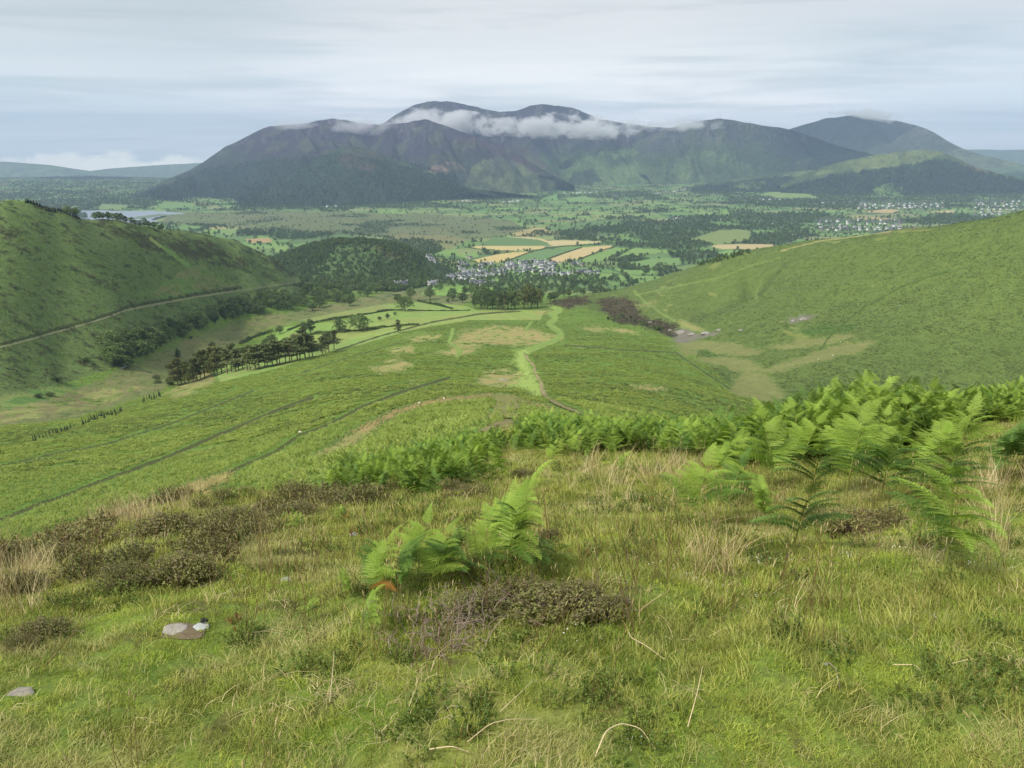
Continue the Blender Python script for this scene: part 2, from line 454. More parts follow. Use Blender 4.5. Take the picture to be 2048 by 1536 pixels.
# rough grass of the dale bottom
zn([(-900,760),(-60,800),(60,782),(180,765),(235,742),(300,715),(400,668),(520,632),(640,612),(760,590),(840,575),(960,570),(960,600),(900,612),(840,605),(800,607),(700,625),(600,642),(540,655),(470,690),(400,718),(345,762),(300,790),(120,842),(0,872),(-900,990)], 6, (112,122,72), 380, 2050, .45)
zn([(0,820),(120,790),(250,770),(300,775),(160,820),(0,850)], 1, (128,124,84), 380, 900, .4)
zn([(0,795),(90,778),(170,768),(120,795),(0,820)], 2, (96,128,64), 380, 900, .4)
zn([(320,790),(390,745),(430,735),(420,770),(350,800)], 1, (138,132,84), 380, 900, .3)
m = (zone == 6) & (TY > 380) & (fbm(TU / 22, TV / 6, 4, 323) > .08); put(m, 6, (130, 128, 86), .6, .7)
m = (zone == 6) & (TY > 380) & (fbm(TU / 12, TV / 4, 4, 324) > .3); put(m, 6, (92, 106, 60), .8, .7)
reg[(zone == 6) & (TY > 380)] = 3
# pastures with hedges
PAST = [([(430,745),(480,712),(560,690),(640,684),(760,670),(840,652),(830,658),(720,690),(672,700),(560,735),(440,765)], (128,156,80)),
        ([(545,682),(560,672),(640,660),(720,645),(800,632),(900,628),(960,620),(1090,620),(1080,640),(940,640),(850,655),(760,672),(640,686)], (140,160,84)),
        ([(560,655),(700,640),(800,628),(820,635),(720,650),(640,664),(545,680)], (126,158,76)),
        ([(700,628),(770,608),(850,603),(930,612),(960,622),(830,636),(720,636)], (132,158,82)),
        ([(840,588),(870,573),(935,570),(960,573),(955,585),(900,592)], (120,160,72)),
        ([(950,590),(960,578),(990,575),(990,588)], (120,160,72)),
        ([(600,640),(690,622),(780,606),(770,618),(690,632),(640,645)], (132,146,84))]
for p, c in PAST:
    m = inside(p, TU, TV) & (TY > 380) & (TY < 2100)
    put(m, 2, c, .12); reg[m] = 3
m = (zone == 2) & (TY > 380) & (fbm(TX / 18, TY / 18, 4, 330) > .12); put(m, 2, (140, 146, 84), .15, .5)
# --- spur: dry grass, trodden green way, grooves
DRY = (162, 152, 98)
for p in ([(895,690),(920,668),(950,655),(1000,652),(1050,655),(1075,661),(1100,668),(1130,678),(1110,686),(1075,690),(1020,692),(960,690),(920,700)],
          [(865,708),(900,697),(940,692),(960,694),(930,712),(900,712)], [(818,676),(845,668),(875,671),(868,680),(835,684)],
          [(785,697),(830,688),(832,702),(805,708),(780,708)], [(760,722),(800,710),(800,718),(775,726)], [(742,738),(775,730),(800,722),(828,726),(800,742),(770,745),(750,744)],
          [(805,765),(850,755),(830,768)], [(950,762),(970,745),(1010,738),(1040,745),(1045,765),(1000,775),(965,772)], [(1060,622),(1120,622),(1105,632),(1065,630)],
          [(1155,652),(1200,654),(1270,662),(1275,668),(1200,664)], [(1250,768),(1330,775),(1340,782),(1270,778)], [(1130,690),(1160,695),(1150,698)]):
    zn(p, 1, DRY, 60, 1250, .35)
m = (zone == 1) & (TY > 100) & (fbm(TX / 8, TY / 16, 4, 331) > .02); put(m, 1, (146, 152, 88), .35, .7)
m = (zone == 1) & (TY > 100) & (fbm(TX / 6, TY / 12, 4, 332) > .26); put(m, 0, (112, 138, 64), .9, .8)
zn([(1030,702),(1062,694),(1085,690),(1060,700),(1052,715),(1062,735),(1080,765),(1092,788),(1080,795),(1040,775),(1010,775),(1045,755),(1042,740),(1030,725)], 2, (150,172,88), 60, 1100, .1)
CURVE = [(690,885),(740,850),(800,822),(860,804),(930,795),(990,791),(1030,797),(1070,808),(1110,820)]
m = (dline(CURVE, JU, JV) < np.interp(JU, [680, 740, 900, 1110], [9, 6, 4, 3])) & (TY > 60) & (TY < 600); put(m, 1, (158,140,92), .3)
zn([(680,885),(720,862),(760,848),(740,868),(700,888)], 1, (160,138,96), 40, 400, .3)
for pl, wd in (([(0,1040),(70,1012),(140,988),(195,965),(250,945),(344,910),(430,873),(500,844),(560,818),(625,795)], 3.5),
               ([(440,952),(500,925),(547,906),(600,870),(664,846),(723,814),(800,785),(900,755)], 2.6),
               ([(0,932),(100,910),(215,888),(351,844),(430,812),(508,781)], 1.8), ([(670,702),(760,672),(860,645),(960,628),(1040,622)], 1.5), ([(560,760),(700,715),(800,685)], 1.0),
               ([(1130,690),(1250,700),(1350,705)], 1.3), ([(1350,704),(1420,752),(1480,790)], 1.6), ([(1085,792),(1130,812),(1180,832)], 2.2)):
    ln(pl, wd, 4, (78, 84, 46), 16, 1000, .15, .6)  # trodden grooves; shade in the gaps between bracken is put into their colour
zn([(620,920),(700,870),(760,852),(690,902)], 1, (140,142,84), 24, 300, .3)
zn([(0,1100),(60,1075),(150,1045),(250,1015),(330,992),(400,982),(440,985),(360,1010),(250,1040),(120,1085)], 1, (176,156,104), 8, 70, .3)
zn([(330,985),(420,955),(470,940),(460,960),(400,985)], 1, (150,146,84), 16, 80, .3)
for pl, wd, c in (([(1058,700),(1085,690),(1105,682),(1122,672),(1120,664),(1105,655),(1098,648),(1108,640),(1110,634),(1102,628),(1120,622),(1118,616),(1100,612)], 5.0, (136,158,80)), ([(905,658),(904,670),(898,684),(910,694),(920,702),(914,715)], 2.6, (130,152,76)),
                  ([(1062,645),(1055,655),(1050,662)], 2.0, (130,152,76)), ([(1088,790),(1100,800),(1120,812),(1150,824),(1172,832)], 2.6, (120,126,70)), ([(1000,792),(1012,800),(1015,812),(1005,825),(1010,838),(1030,842),(1010,850),(992,862)], 7.0, (126,132,76))):
    ln(pl, wd, 2, c, 26, 1250, .2, .8)
# --- right hill
rightp = [(1095,610),(1120,590),(1200,572),(1280,560),(1350,540),(1450,505),(1550,480),(1700,465),(1850,445),(2048,415),(3200,330),(3200,900),(1500,900),(1480,790),(1400,715),(1340,675),(1200,625)]
rm = inside(rightp, TU, TV) & (TY > 385) & (TY < 1400) & ~((TU < 1490) & (TV > 610) & (TY < np.interp(TU, [1095,1200,1290,1340,1400,1490], [1000,975,835,705,565,350])))
put(rm, 0, (100, 119, 60), .4); reg[rm] = 2
m = rm & (fbm(TU / 90, (TV + .3 * TU) / 30, 4, 340) > .08); put(m, 0, (104, 122, 60), .45, .6)
m = rm & (fbm(TU / 10, (TV + .35 * TU) / 3.4, 3, 342) > .30); put(m, 0, (78, 98, 46), .6, .25)
m = rm & (fbm(TX / 25, TY / 70, 4, 341) > .55); put(m, 1, (140, 144, 80), .4, .5)
for p in ([(1480,812),(1460,762),(1500,742),(1540,752),(1570,785),(1560,812)], [(1520,742),(1590,720),(1640,700),(1700,685),(1750,678),(1740,695),(1690,712),(1620,728),(1560,745)],
          [(1350,690),(1400,680),(1470,690),(1530,700),(1500,712),(1420,705),(1370,715)], [(1380,720),(1440,712),(1500,722),(1540,742),(1480,742),(1430,730)], [(1540,695),(1600,680),(1700,668),(1720,674),(1640,690),(1570,700)], [(1270,612),(1310,602),(1315,610),(1280,618)]):
    zn(p, 1, (126,131,78), 385, 1250, .4)
for p in ([(1590,660),(1640,650),(1720,650),(1700,662),(1620,670)], [(1400,735),(1440,745),(1470,770),(1440,765)], [(1385,700),(1420,702),(1440,712),(1400,712)]):
    zn(p, 0, (92,120,56), 385, 1250, 1)
# ravine bank with heather and rock
for p in ([(1095,606),(1140,592),(1180,592),(1165,612),(1140,618)], [(1190,598),(1250,592),(1275,600),(1278,625),(1300,640),(1345,648),(1358,668),(1340,672),(1290,652),(1240,645),(1205,620)]):
    zn(p, 3, (84,74,56), 700, 1200, 1)
zn([(1345,665),(1370,660),(1390,668),(1440,660),(1445,666),(1400,676),(1362,688),(1345,682)], 9, (130,126,114), 500, 1200, 1)
zn([(1350,645),(1370,640),(1400,660),(1370,662)], 1, (150,150,90), 500, 1200, .3)
zn([(1575,638),(1600,632),(1622,630),(1620,638),(1590,644)], 9, (132,128,114), 385, 1200, 1)
zn([(1740,466),(1790,450),(1840,446),(1850,454),(1800,462),(1760,470)], 9, (122,116,80), 600, 1250, .7)
ln([(1560,502),(1640,482),(1720,472),(1780,463)], 1.3, 1, (150,148,94), 600, 1250, .3)
ln([(1280,588),(1360,572),(1450,552),(1500,532),(1560,515)], 1.1, 1, (114,136,70), 600, 1300, .3)
ln([(1275,592),(1268,580),(1285,600),(1320,625),(1360,648),(1385,662)], 1.3, 2, (122,142,76), 600, 1250, .2)
ln([(1510,600),(1518,575),(1530,550),(1555,535)], 1.1, 2, (112,136,70), 500, 1250, .2)
ln([(1640,700),(1660,672),(1720,620),(1800,575),(1900,540)], 2.0, 0, (88,110,52), 385, 1250, 1)
# --- hilltop
hm = TY < np.interp(TU, [0, 400, 720, 1000, 1060, 1250, 2100], [10, 12.5, 13, 26, 24, 20, 16])
put(hm, 7, (112, 130, 58), .2); reg[hm] = 1
m = hm & (fbm(TX / .8, TY / .8, 4, 350) > .1); put(m, 7, (132, 138, 72), .2, .8)
m = hm & (fbm(TX / .5, TY / .5, 4, 351) > .28); put(m, 7, (92, 118, 42), .2, .8)
m = hm & (fbm(TX / .3, TY / .3, 3, 352) > .42); put(m, 7, (96, 88, 56), .2, .7)
put(hm & inside([(940,930),(975,905),(1040,905),(1120,925),(1290,925),(1260,950),(1120,955),(1000,950)], JU, JV), 7, (112,124,70), .1)
put(hm & inside([(980,915),(1010,905),(1030,910),(1010,925),(985,930)], JU, JV), 4, (142,112,84), .1)
put(hm & inside([(1195,938),(1230,930),(1260,935),(1240,946),(1200,948)], JU, JV), 4, (146,120,92), .1)
HEATH = [(-400,1150),(0,1075),(250,1025),(420,990),(560,985),(720,962),(860,985),(960,960),(985,985),(900,1010),(760,1020),(640,1040),(560,1085),(450,1100),(450,1160),(340,1175),(150,1205),(0,1215),(-400,1300)]
m = hm & inside(HEATH, JU, JV); put(m, 3, (88,84,48), .6)
m = hm & inside([(1640,1040),(1740,1020),(1800,1060),(1760,1080),(1660,1075)], JU, JV); put(m, 3, (84,70,54), .6)
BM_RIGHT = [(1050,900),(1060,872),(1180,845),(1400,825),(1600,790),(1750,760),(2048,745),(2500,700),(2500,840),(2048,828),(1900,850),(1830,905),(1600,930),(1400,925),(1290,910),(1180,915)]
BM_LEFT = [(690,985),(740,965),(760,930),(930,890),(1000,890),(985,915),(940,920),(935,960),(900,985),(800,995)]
put(hm & inside(BM_RIGHT, TU, TV) & (TY > 8), 0, (70,78,40), .5)  # ground under both fern banks darkened: shade at their base put into the colour
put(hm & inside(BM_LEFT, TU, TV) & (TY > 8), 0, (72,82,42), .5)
reg[(reg == 0) & (TY < 450) & (TU < 900)] = 6
# --- wooded knoll
km = inside([(520,520),(560,500),(620,478),(690,470),(780,474),(860,500),(900,528),(920,560),(840,575),(760,590),(640,612),(560,560)], TU, TV) & (TY > 1500) & (TY < 2150)
put(km, 5, (66, 86, 50), 1); reg[km] = 4
OPENK = [(610,548),(640,528),(662,500),(700,486),(745,489),(775,500),(800,510),(790,525),(750,530),(740,552),(720,572),(670,570),(620,568)]
zn(OPENK, 6, (86,110,64), 1500, 2100, .8)
zn([(740,492),(800,495),(850,515),(820,525),(770,512)], 6, (98,100,64), 1500, 2150, .8)
# --- valley floor: a patchwork of fields
vm = TY > np.where(km, 1e9, 1500)
vm &= ~lm & ~rm & (reg == 0)
reg[vm] = 5
CA, SA = math.cos(.22), math.sin(.22)
def vor(X, Y, gx=190., gy=150., seed=400):
    """irregular field pattern: id of the nearest field centre and the gap to its border"""
    wx = X + 25 * vn(X / 160, Y / 160, seed + 7); wy = Y + 25 * vn(X / 160, Y / 160, seed + 8)
    x = (wx * CA + wy * SA) / gx; y = (-wx * SA + wy * CA) / gy
    ix = np.floor(x); iy = np.floor(y)
    d1 = np.full(x.shape, 1e9); d2 = d1.copy(); hid = np.zeros(x.shape)
    for i in (-1, 0, 1):
        for j in (-1, 0, 1):
            cx, cy = ix + i, iy + j
            sx = cx + .15 + .7 * _hash(cx, cy, seed); sy = cy + .15 + .7 * _hash(cx, cy, seed + 1)
            d = np.maximum(np.abs(x - sx), np.abs(y - sy) * 1.1) + .25 * np.hypot(x - sx, y - sy)
            nh = _hash(cx, cy, seed + 2)
            closer = d < d1
            d2 = np.where(closer, d1, np.minimum(d2, d)); hid = np.where(closer, nh, hid); d1 = np.where(closer, d, d1)
    return hid, (d2 - d1) * 75
hid, gap = vor(TX[vm], TY[vm])
pal = .94 * np.array([S(112,146,80,KD), S(126,158,86,KD), S(104,134,78,KD), S(134,150,92,KD), S(116,138,82,KD), S(140,146,100,KD), S(96,122,72,KD), S(176,164,112,KD)])
pi = np.select([hid < .24, hid < .42, hid < .58, hid < .72, hid < .84, hid < .92, hid < .975], range(7), 7)
fc = pal[pi] * (1 + .10 * fbm(TX[vm] / 40, TY[vm] / 40, 3, 420))[:, None]
fc *= (1 - .22 * smoothstep(TY[vm], 4500, 8000))[:, None]
hedge = smoothstep(gap, 9, 3)[:, None]
fc = fc * (1 - hedge) + np.array(S(66, 84, 52, KD)) * hedge
colr[vm] = fc; zone[vm] = 8; tuft[vm] = .25
def vzn(poly, c, amt=1.0, z=8, jitter=1.0, t=.25):
    m = inside(poly, TU + jitter * .6 * (JU - TU), TV + jitter * .3 * (JV - TV)) & vm
    put(m, z, c, t, amt); return m
mm = vzn([(330,425),(500,422),(700,424),(900,430),(1020,440),(1060,458),(1000,474),(900,484),(800,478),(700,468),(560,462),(440,452),(330,447)], (104,112,76), .8)
m = mm & (fbm(TX / 120, TY / 60, 4, 421) > .18); put(m, 8, (108,112,76), .3, .8)
mm2 = vzn([(780,470),(900,470),(940,480),(900,500),(820,505)], (128,126,82), .8)
def z4(*p): return [(860 + x / 4.096, 370 + y / 4.096) for x, y in p]
GOLD = (192, 178, 130)
FIELDS = [(z4((590,422),(800,424),(900,436),(960,456),(1200,455),(1430,463),(1330,478),(1010,500),(960,470),(880,446),(700,430)), GOLD),
          (z4((380,500),(950,500),(920,524),(700,540),(640,545),(330,515)), (194,178,122)),
          (z4((520,428),(700,430),(880,446),(960,470),(975,497),(390,497)), (100,128,76)),
          (z4((410,600),(560,565),(780,545),(830,550),(690,600),(580,635),(400,635),(355,615)), (196,178,118)),
          (z4((580,642),(700,600),(930,530),(1240,515),(1100,560),(960,612),(760,636),(640,652)), (106,136,84)),
          (z4((960,622),(1000,595),(1240,515),(1400,498),(1490,498),(1500,515),(1300,575),(1200,610),(1040,642)), (192,174,124)),
          (z4((1220,622),(1300,580),(1530,508),(1640,515),(1480,590),(1380,625),(1240,634)), (122,152,82)),
          (z4((1500,607),(1680,515),(1960,540),(1960,555),(1780,562),(1600,592)), (126,154,84)),
          (z4((20,577),(110,530),(225,525),(230,565),(100,582)), (120,150,80)), (z4((200,575),(390,560),(390,590),(300,600)), (120,154,82)),
          (z4((1590,642),(1800,602),(2048,597),(2048,652),(1880,692),(1790,682)), (116,146,84)),
          ([(1420,492),(1440,489),(1550,488),(1545,498),(1440,498)], (186,170,124)), ([(1380,478),(1440,460),(1500,462),(1500,480),(1430,490)], (124,140,80)),
          ([(490,478),(540,476),(545,484),(500,486)], (170,146,104)), ([(545,500),(570,492),(573,498),(550,504)], (130,154,84)), ([(438,462),(475,456),(470,470),(445,470)], (124,148,84)),
          ([(1720,424),(1770,418),(1800,420),(1790,426)], (186,164,122)), ([(1845,424),(1910,420),(1905,426)], (186,172,124)),
          ([(1730,388),(1745,376),(1780,366),(1805,376),(1806,388),(1770,392)], (122,148,82)), ([(1445,380),(1500,374),(1510,378),(1480,386)], (122,150,82)), ([(1520,390),(1545,382),(1590,380),(1640,396),(1560,398)], (128,150,84)),
          ([(195,415),(205,408),(255,410),(250,418),(200,420)], (120,140,86)), ([(312,414),(330,403),(380,404),(395,412),(340,418)], (114,144,84)), ([(1080,398),(1115,388),(1115,400)], (112,148,84)), ([(1130,396),(1170,392),(1195,400),(1140,404)], (118,150,86))]
fld = np.zeros((nA, nL), int)
for i, (p, c) in enumerate(FIELDS):
    m = vzn(p, c, 1.0, jitter=.12); fld[m] = i + 1
    g = vzn(p, c, 0.0, jitter=.12)
# woods on the valley floor read dark between the crowns
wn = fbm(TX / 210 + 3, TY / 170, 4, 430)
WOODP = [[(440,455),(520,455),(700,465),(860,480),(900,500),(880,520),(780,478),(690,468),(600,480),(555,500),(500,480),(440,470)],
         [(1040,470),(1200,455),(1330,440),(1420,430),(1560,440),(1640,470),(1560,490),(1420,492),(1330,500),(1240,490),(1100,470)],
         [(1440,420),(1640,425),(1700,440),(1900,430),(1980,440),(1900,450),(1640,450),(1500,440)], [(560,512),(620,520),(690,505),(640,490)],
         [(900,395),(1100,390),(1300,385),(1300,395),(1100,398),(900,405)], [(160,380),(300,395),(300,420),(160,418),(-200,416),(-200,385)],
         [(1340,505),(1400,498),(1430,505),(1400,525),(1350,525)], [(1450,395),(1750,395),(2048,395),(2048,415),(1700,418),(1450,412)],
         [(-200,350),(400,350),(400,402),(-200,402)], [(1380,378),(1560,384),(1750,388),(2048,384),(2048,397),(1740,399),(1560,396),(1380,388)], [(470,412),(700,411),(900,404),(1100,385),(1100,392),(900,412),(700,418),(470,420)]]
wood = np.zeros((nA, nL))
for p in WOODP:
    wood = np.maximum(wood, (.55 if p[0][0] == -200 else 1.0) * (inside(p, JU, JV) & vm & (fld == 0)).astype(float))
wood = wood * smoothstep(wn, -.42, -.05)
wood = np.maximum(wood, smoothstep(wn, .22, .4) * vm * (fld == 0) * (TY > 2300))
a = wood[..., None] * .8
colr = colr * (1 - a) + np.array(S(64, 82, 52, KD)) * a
# --- lake bed under the water
# fine hue drift everywhere
colr *= (1 + .07 * fbm(TX / 6, TY / 6, 3, 440) * (TY < 1500))[..., None]
colr = np.clip(colr, .005, .9)

def ground_material():
    m = bpy.data.materials.new('ground_cover'); m.use_nodes = True
    t = NT(m.node_tree); b = t.n['Principled BSDF']
    c = t('ShaderNodeAttribute', attribute_name='Col').outputs['Color']
    tf = t('ShaderNodeAttribute', attribute_name='tuft').outputs['Fac']
    pos = t('ShaderNodeTexCoord').outputs['Object']
    st = t('ShaderNodeVectorMath', {0: pos, 1: (1, 1.0, .6)}, operation='MULTIPLY').outputs[0]
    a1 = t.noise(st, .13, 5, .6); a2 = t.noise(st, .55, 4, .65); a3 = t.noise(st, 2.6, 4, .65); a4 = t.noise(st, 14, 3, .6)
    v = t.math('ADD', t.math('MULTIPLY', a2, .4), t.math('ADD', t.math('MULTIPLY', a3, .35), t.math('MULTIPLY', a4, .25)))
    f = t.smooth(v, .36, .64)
    dk = t.mix(t.math('ADD', .35, t.math('MULTIPLY', tf, .5)), c, t.mix(1.0, c, (.42, .50, .45), 'MULTIPLY'))  # shaded gaps between tufts put into the colour, deeper on bushy cover
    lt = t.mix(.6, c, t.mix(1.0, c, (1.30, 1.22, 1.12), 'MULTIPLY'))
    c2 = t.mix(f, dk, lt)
    g = t.math('MULTIPLY_ADD', a1, .5, .75)
    c3 = t('ShaderNodeVectorMath', {0: c2, 3: g}, operation='SCALE').outputs[0]
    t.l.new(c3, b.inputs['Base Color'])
    b.inputs['Roughness'].default_value = .9
    b.inputs['Specular IOR Level'].default_value = .15
    hgt = t.math('ADD', t.math('MULTIPLY', a2, 1.5), t.math('ADD', t.math('MULTIPLY', a3, .6), t.math('MULTIPLY', a4, .12)))
    bp = t('ShaderNodeBump', {'Height': t.math('MULTIPLY', hgt, t.math('ADD', .12, t.math('MULTIPLY', tf, .35))), 'Strength': .9, 'Distance': 1.0})
    t.l.new(bp.outputs[0], b.inputs['Normal'])
    return m
GM = ground_material()
verts = np.stack([TX, TY, TZ], -1).reshape(-1, 3)
idx = np.arange(nA * nL).reshape(nA, nL)
faces = np.stack([idx[:-1, :-1], idx[1:, :-1], idx[1:, 1:], idx[:-1, 1:]], -1).reshape(-1, 4)
fr = reg[:-1, :-1].ravel()
cola = np.concatenate([colr, np.ones((nA, nL, 1))], -1).reshape(-1, 4)
tfa = tuft.reshape(-1)
for i, nm in enumerate(REG):
    f = faces[fr == i]
    if not len(f): continue
    used, inv = np.unique(f, return_inverse=True)
    me = mesh_np(nm, verts[used], inv.reshape(f.shape), GM, True, attrs={'Col': ('FLOAT_COLOR', cola[used]), 'tuft': ('FLOAT', tfa[used])})
    tag(add(nm, me), kind='structure')
def zone_at(X, Y):
    i = np.clip(np.rint(np.interp(X / (Y + Y0), A_, np.arange(nA))).astype(int), 0, nA - 1)
    j = np.clip(np.rint(np.interp(np.log(Y + Y0), L_, np.arange(nL))).astype(int), 0, nL - 1)
    return zone[i, j], reg[i, j], wood[i, j], colr[i, j], fld[i, j]
# ------------------------------------------------------------------ fells beyond the valley
FZ = VALLEY_Z - 8
def polyline3(pts):
    """pixels with distance -> world points"""
    return np.array([world(u, v, Y) for u, v, Y in pts])
def resample(p, n):
    d = np.concatenate([[0], np.cumsum(np.hypot(np.diff(p[:, 0]), np.diff(p[:, 1])))])
    s = np.linspace(0, d[-1], n)
    # smooth (pchip-like) by dense linear + light box filter
    q = np.stack([np.interp(s, d, p[:, i]) for i in range(p.shape[1])], 1)
    k = max(3, n // 90) | 1
    pad = np.concatenate([np.repeat(q[:1], k // 2, 0), q, np.repeat(q[-1:], k // 2, 0)])
    return np.stack([np.convolve(pad[:, i], np.ones(k) / k, 'valid') for i in range(q.shape[1])], 1)
def fell_material():
    m = bpy.data.materials.new('fell_cover'); m.use_nodes = True
    t = NT(m.node_tree); b = t.n['Principled BSDF']
    c = t('ShaderNodeAttribute', attribute_name='Col').outputs['Color']
    pos = t('ShaderNodeTexCoord').outputs['Object']
    a1 = t.noise(pos, .006, 6, .62); a2 = t.noise(pos, .03, 5, .62); a3 = t.noise(pos, .10, 3, .6)
    v = t.math('ADD', t.math('MULTIPLY', a1, .4), t.math('ADD', t.math('MULTIPLY', a2, .4), t.math('MULTIPLY', a3, .2)))
    g = t('ShaderNodeMapRange', {0: v, 1: .34, 2: .66, 3: .5, 4: 1.5}).outputs[0]
    t.l.new(t('ShaderNodeVectorMath', {0: c, 3: g}, operation='SCALE').outputs[0], b.inputs['Base Color'])
    b.inputs['Roughness'].default_value = .95; b.inputs['Specular IOR Level'].default_value = .05
    hgt = t.math('ADD', t.math('MULTIPLY', a1, 60), t.math('ADD', t.math('MULTIPLY', a2, 16), t.math('MULTIPLY', a3, 4)))
    t.l.new(t('ShaderNodeBump', {'Height': hgt, 'Strength': 1.0, 'Distance': 1.35}).outputs[0], b.inputs['Normal'])
    return m
FM = fell_material()
FOREST = []          # (X, Y, Z) samples where conifers grow
def fell(name, crest, foot, paint, n=420, mfront=150, mback=24, prof=1.0, gully=(), rough=40, seed=0, back=1500, gw=1.0, base=FZ):
    c = resample(polyline3(crest), n)
    f = np.array([(ray(u, v)[0] * ((base - CAM_Z) / ray(u, v)[1]), (base - CAM_Z) / ray(u, v)[1], base) for u, v in foot])
    f = resample(f, n)
    c[:, 2] += 5 * fbm(np.arange(n) / 9., np.zeros(n) + seed, 4, seed) * (c[:, 2] - base) / 500
    t = np.linspace(0, 1, mfront)[None]
    X = f[:, :1] + (c[:, :1] - f[:, :1]) * t; Y = f[:, 1:2] + (c[:, 1:2] - f[:, 1:2]) * t
    hgt = np.maximum(c[:, 2:3] - base, 5)
    pz = t ** prof
    sN = np.linspace(0, 1, n)[:, None] * (np.hypot(*(c[-1, :2] - c[0, :2])) / 1000)
    env = np.sin(np.pi * np.clip(t, 0, 1)) ** .8
    rid = 1 - np.abs(fbm(sN * 2.6 * gw + .35 * fbm(sN * 3, t * 3, 3, seed + 5), t * .9 + 0 * sN, 3, seed + 1)) * 2.2
    rid2 = 1 - np.abs(fbm(sN * 7 * gw + .2 * fbm(sN * 5, t * 5, 2, seed + 6), t * 1.6, 3, seed + 2)) * 2
    Z = base + hgt * pz + env * (hgt / 500) ** .7 * rough * (rid * 1.3 + rid2 * .6 - .9)
    rid0 = 1 - np.abs(fbm(sN * 1.15 * gw + .3 * t, t * .5 + 0 * sN, 2, seed + 9)) * 2.4
    Z += env * (hgt / 500) ** .7 * rough * .9 * (rid0 - .4)
    Z += env * rough * .35 * fbm(X / 220, Y / 220, 4, seed + 3)
    for gu, wd, dep in gully:
        u, _ = pixel(X, Y, Z)
        Z -= dep * np.exp(-((u - gu) / wd) ** 2) * np.sin(np.pi * np.clip(t, 0, 1)) ** .7
    tb = np.linspace(0, 1, mback + 1)[None, 1:]
    nrm = c[:, :2] - f[:, :2]; nrm = nrm / (np.linalg.norm(nrm, axis=1, keepdims=True) + 1e-6)
    XB = c[:, :1] + nrm[:, :1] * back * tb; YB = c[:, 1:2] + np.maximum(nrm[:, 1:2], .3) * back * tb
    ZB = c[:, 2:3] + (base - 60 - c[:, 2:3]) * tb ** 1.3
    X = np.concatenate([X, XB], 1); Y = np.concatenate([Y, YB], 1); Z = np.concatenate([Z, ZB], 1)
    U, V = pixel(X, Y, Z)
    tt = np.concatenate([np.broadcast_to(t, (n, mfront)), np.ones((n, mback))], 1)
    col = paint(X, Y, Z, U, V, tt, rid if False else np.concatenate([rid, np.zeros((n, mback))], 1))
    ids = np.arange(n * X.shape[1]).reshape(n, X.shape[1])
    fcs = np.stack([ids[:-1, :-1], ids[1:, :-1], ids[1:, 1:], ids[:-1, 1:]], -1).reshape(-1, 4)
    me = mesh_np(name, np.stack([X, Y, Z], -1).reshape(-1, 3), fcs, FM, True,
                 attrs={'Col': ('FLOAT_COLOR', np.concatenate([np.clip(col, .004, .9), np.ones(col.shape[:2] + (1,))], -1).reshape(-1, 4))})
    return tag(add(name, me), kind='structure'), (X, Y, Z, U, V, tt)
def L3(c): return np.array(S(*c, .92))
HEATHER, FELLGRASS, CONIFER, BARE, LOWGRASS, BRACK = L3((70,63,74)), L3((90,97,68)), L3((38,52,46)), L3((112,98,82)), L3((100,124,72)), L3((78,96,56))  # heather and conifer tones hold some blue of the far haze
def lerp(a, b, t): return a * (1 - t[..., None]) + b * t[..., None]
def painter(lowline=None, zones=(), scree=0.0, hi=HEATHER, lo=BRACK, mix0=-150, mix1=60, seed=0):
    def f(X, Y, Z, U, V, t, rid):
        nz = fbm(X / 400, Y / 400, 5, 500 + seed)
        col = np.broadcast_to(lo, X.shape + (3,)).copy()
        col = lerp(col, hi, smoothstep(Z + 160 * nz, mix0, mix1))
        col = lerp(col, FELLGRASS, .5 * smoothstep(fbm(X / 150, Y / 150, 4, 510 + seed), .12, .4))
        if scree:
            sc = smoothstep(fbm(U / 4 + 3 * fbm(U / 25, V / 25, 3, 3), V / 28, 4, 520 + seed), .2, .55) * smoothstep(Z, -60, 120)
            col = lerp(col, L3((140,134,132)), scree * sc)
        ju = U + 9 * fbm(U / 14, V / 14, 3, 530 + seed); jv = V + 5 * fbm(U / 11, V / 11, 3, 531 + seed)
        for poly, c, amt, kind in zones:
            m = inside(poly, ju, jv)
            am = (amt * (.35 + .65 * smoothstep(fbm(X / 130, Y / 130, 4, 540 + seed), -.35, .15)) if kind != 'forest' else np.full(X.shape, amt))[m][:, None]
            col[m] = col[m] * (1 - am) + c * am
            if kind == 'forest':
                k = np.argwhere(m)
                if len(k): FOREST.append((X[m], Y[m], Z[m]))
        return col
    return f
# far hills first
fell('distant_hill', [(-500,300,15000),(-100,318,15000),(0,323,14500),(50,326,14500),(100,330,14500),(150,338,14500),(190,343,14500),(250,352,14500)], [(-500,372),(-100,375),(100,378),(260,380)],
     painter(hi=L3((112,104,96)), lo=L3((112,128,90)), mix0=-250, mix1=-80, seed=1), n=200, mfront=50, rough=25, seed=21, back=1500, base=-700)
fell('distant_hill', [(120,355,16200),(180,342,16200),(220,337,16500),(260,334,16500),(320,330,16500),(400,326,16500),(520,320,16500)], [(120,368),(250,370),(500,368)],
     painter(hi=L3((120,130,96)), lo=L3((112,128,90)), seed=2), n=200, mfront=50, rough=25, seed=22, back=1500, base=-740)
fell('distant_hill', [(1860,302,16500),(1930,299,16500),(1960,299,16500),(2000,300,16500),(2048,299,16500),(2200,297,16500),(2500,298,16500)], [(1860,346),(2048,347),(2500,347)],
     painter(hi=L3((112,118,92)), lo=L3((104,122,86)), seed=3), n=160, mfront=40, rough=12, seed=23, back=1500, base=-450)
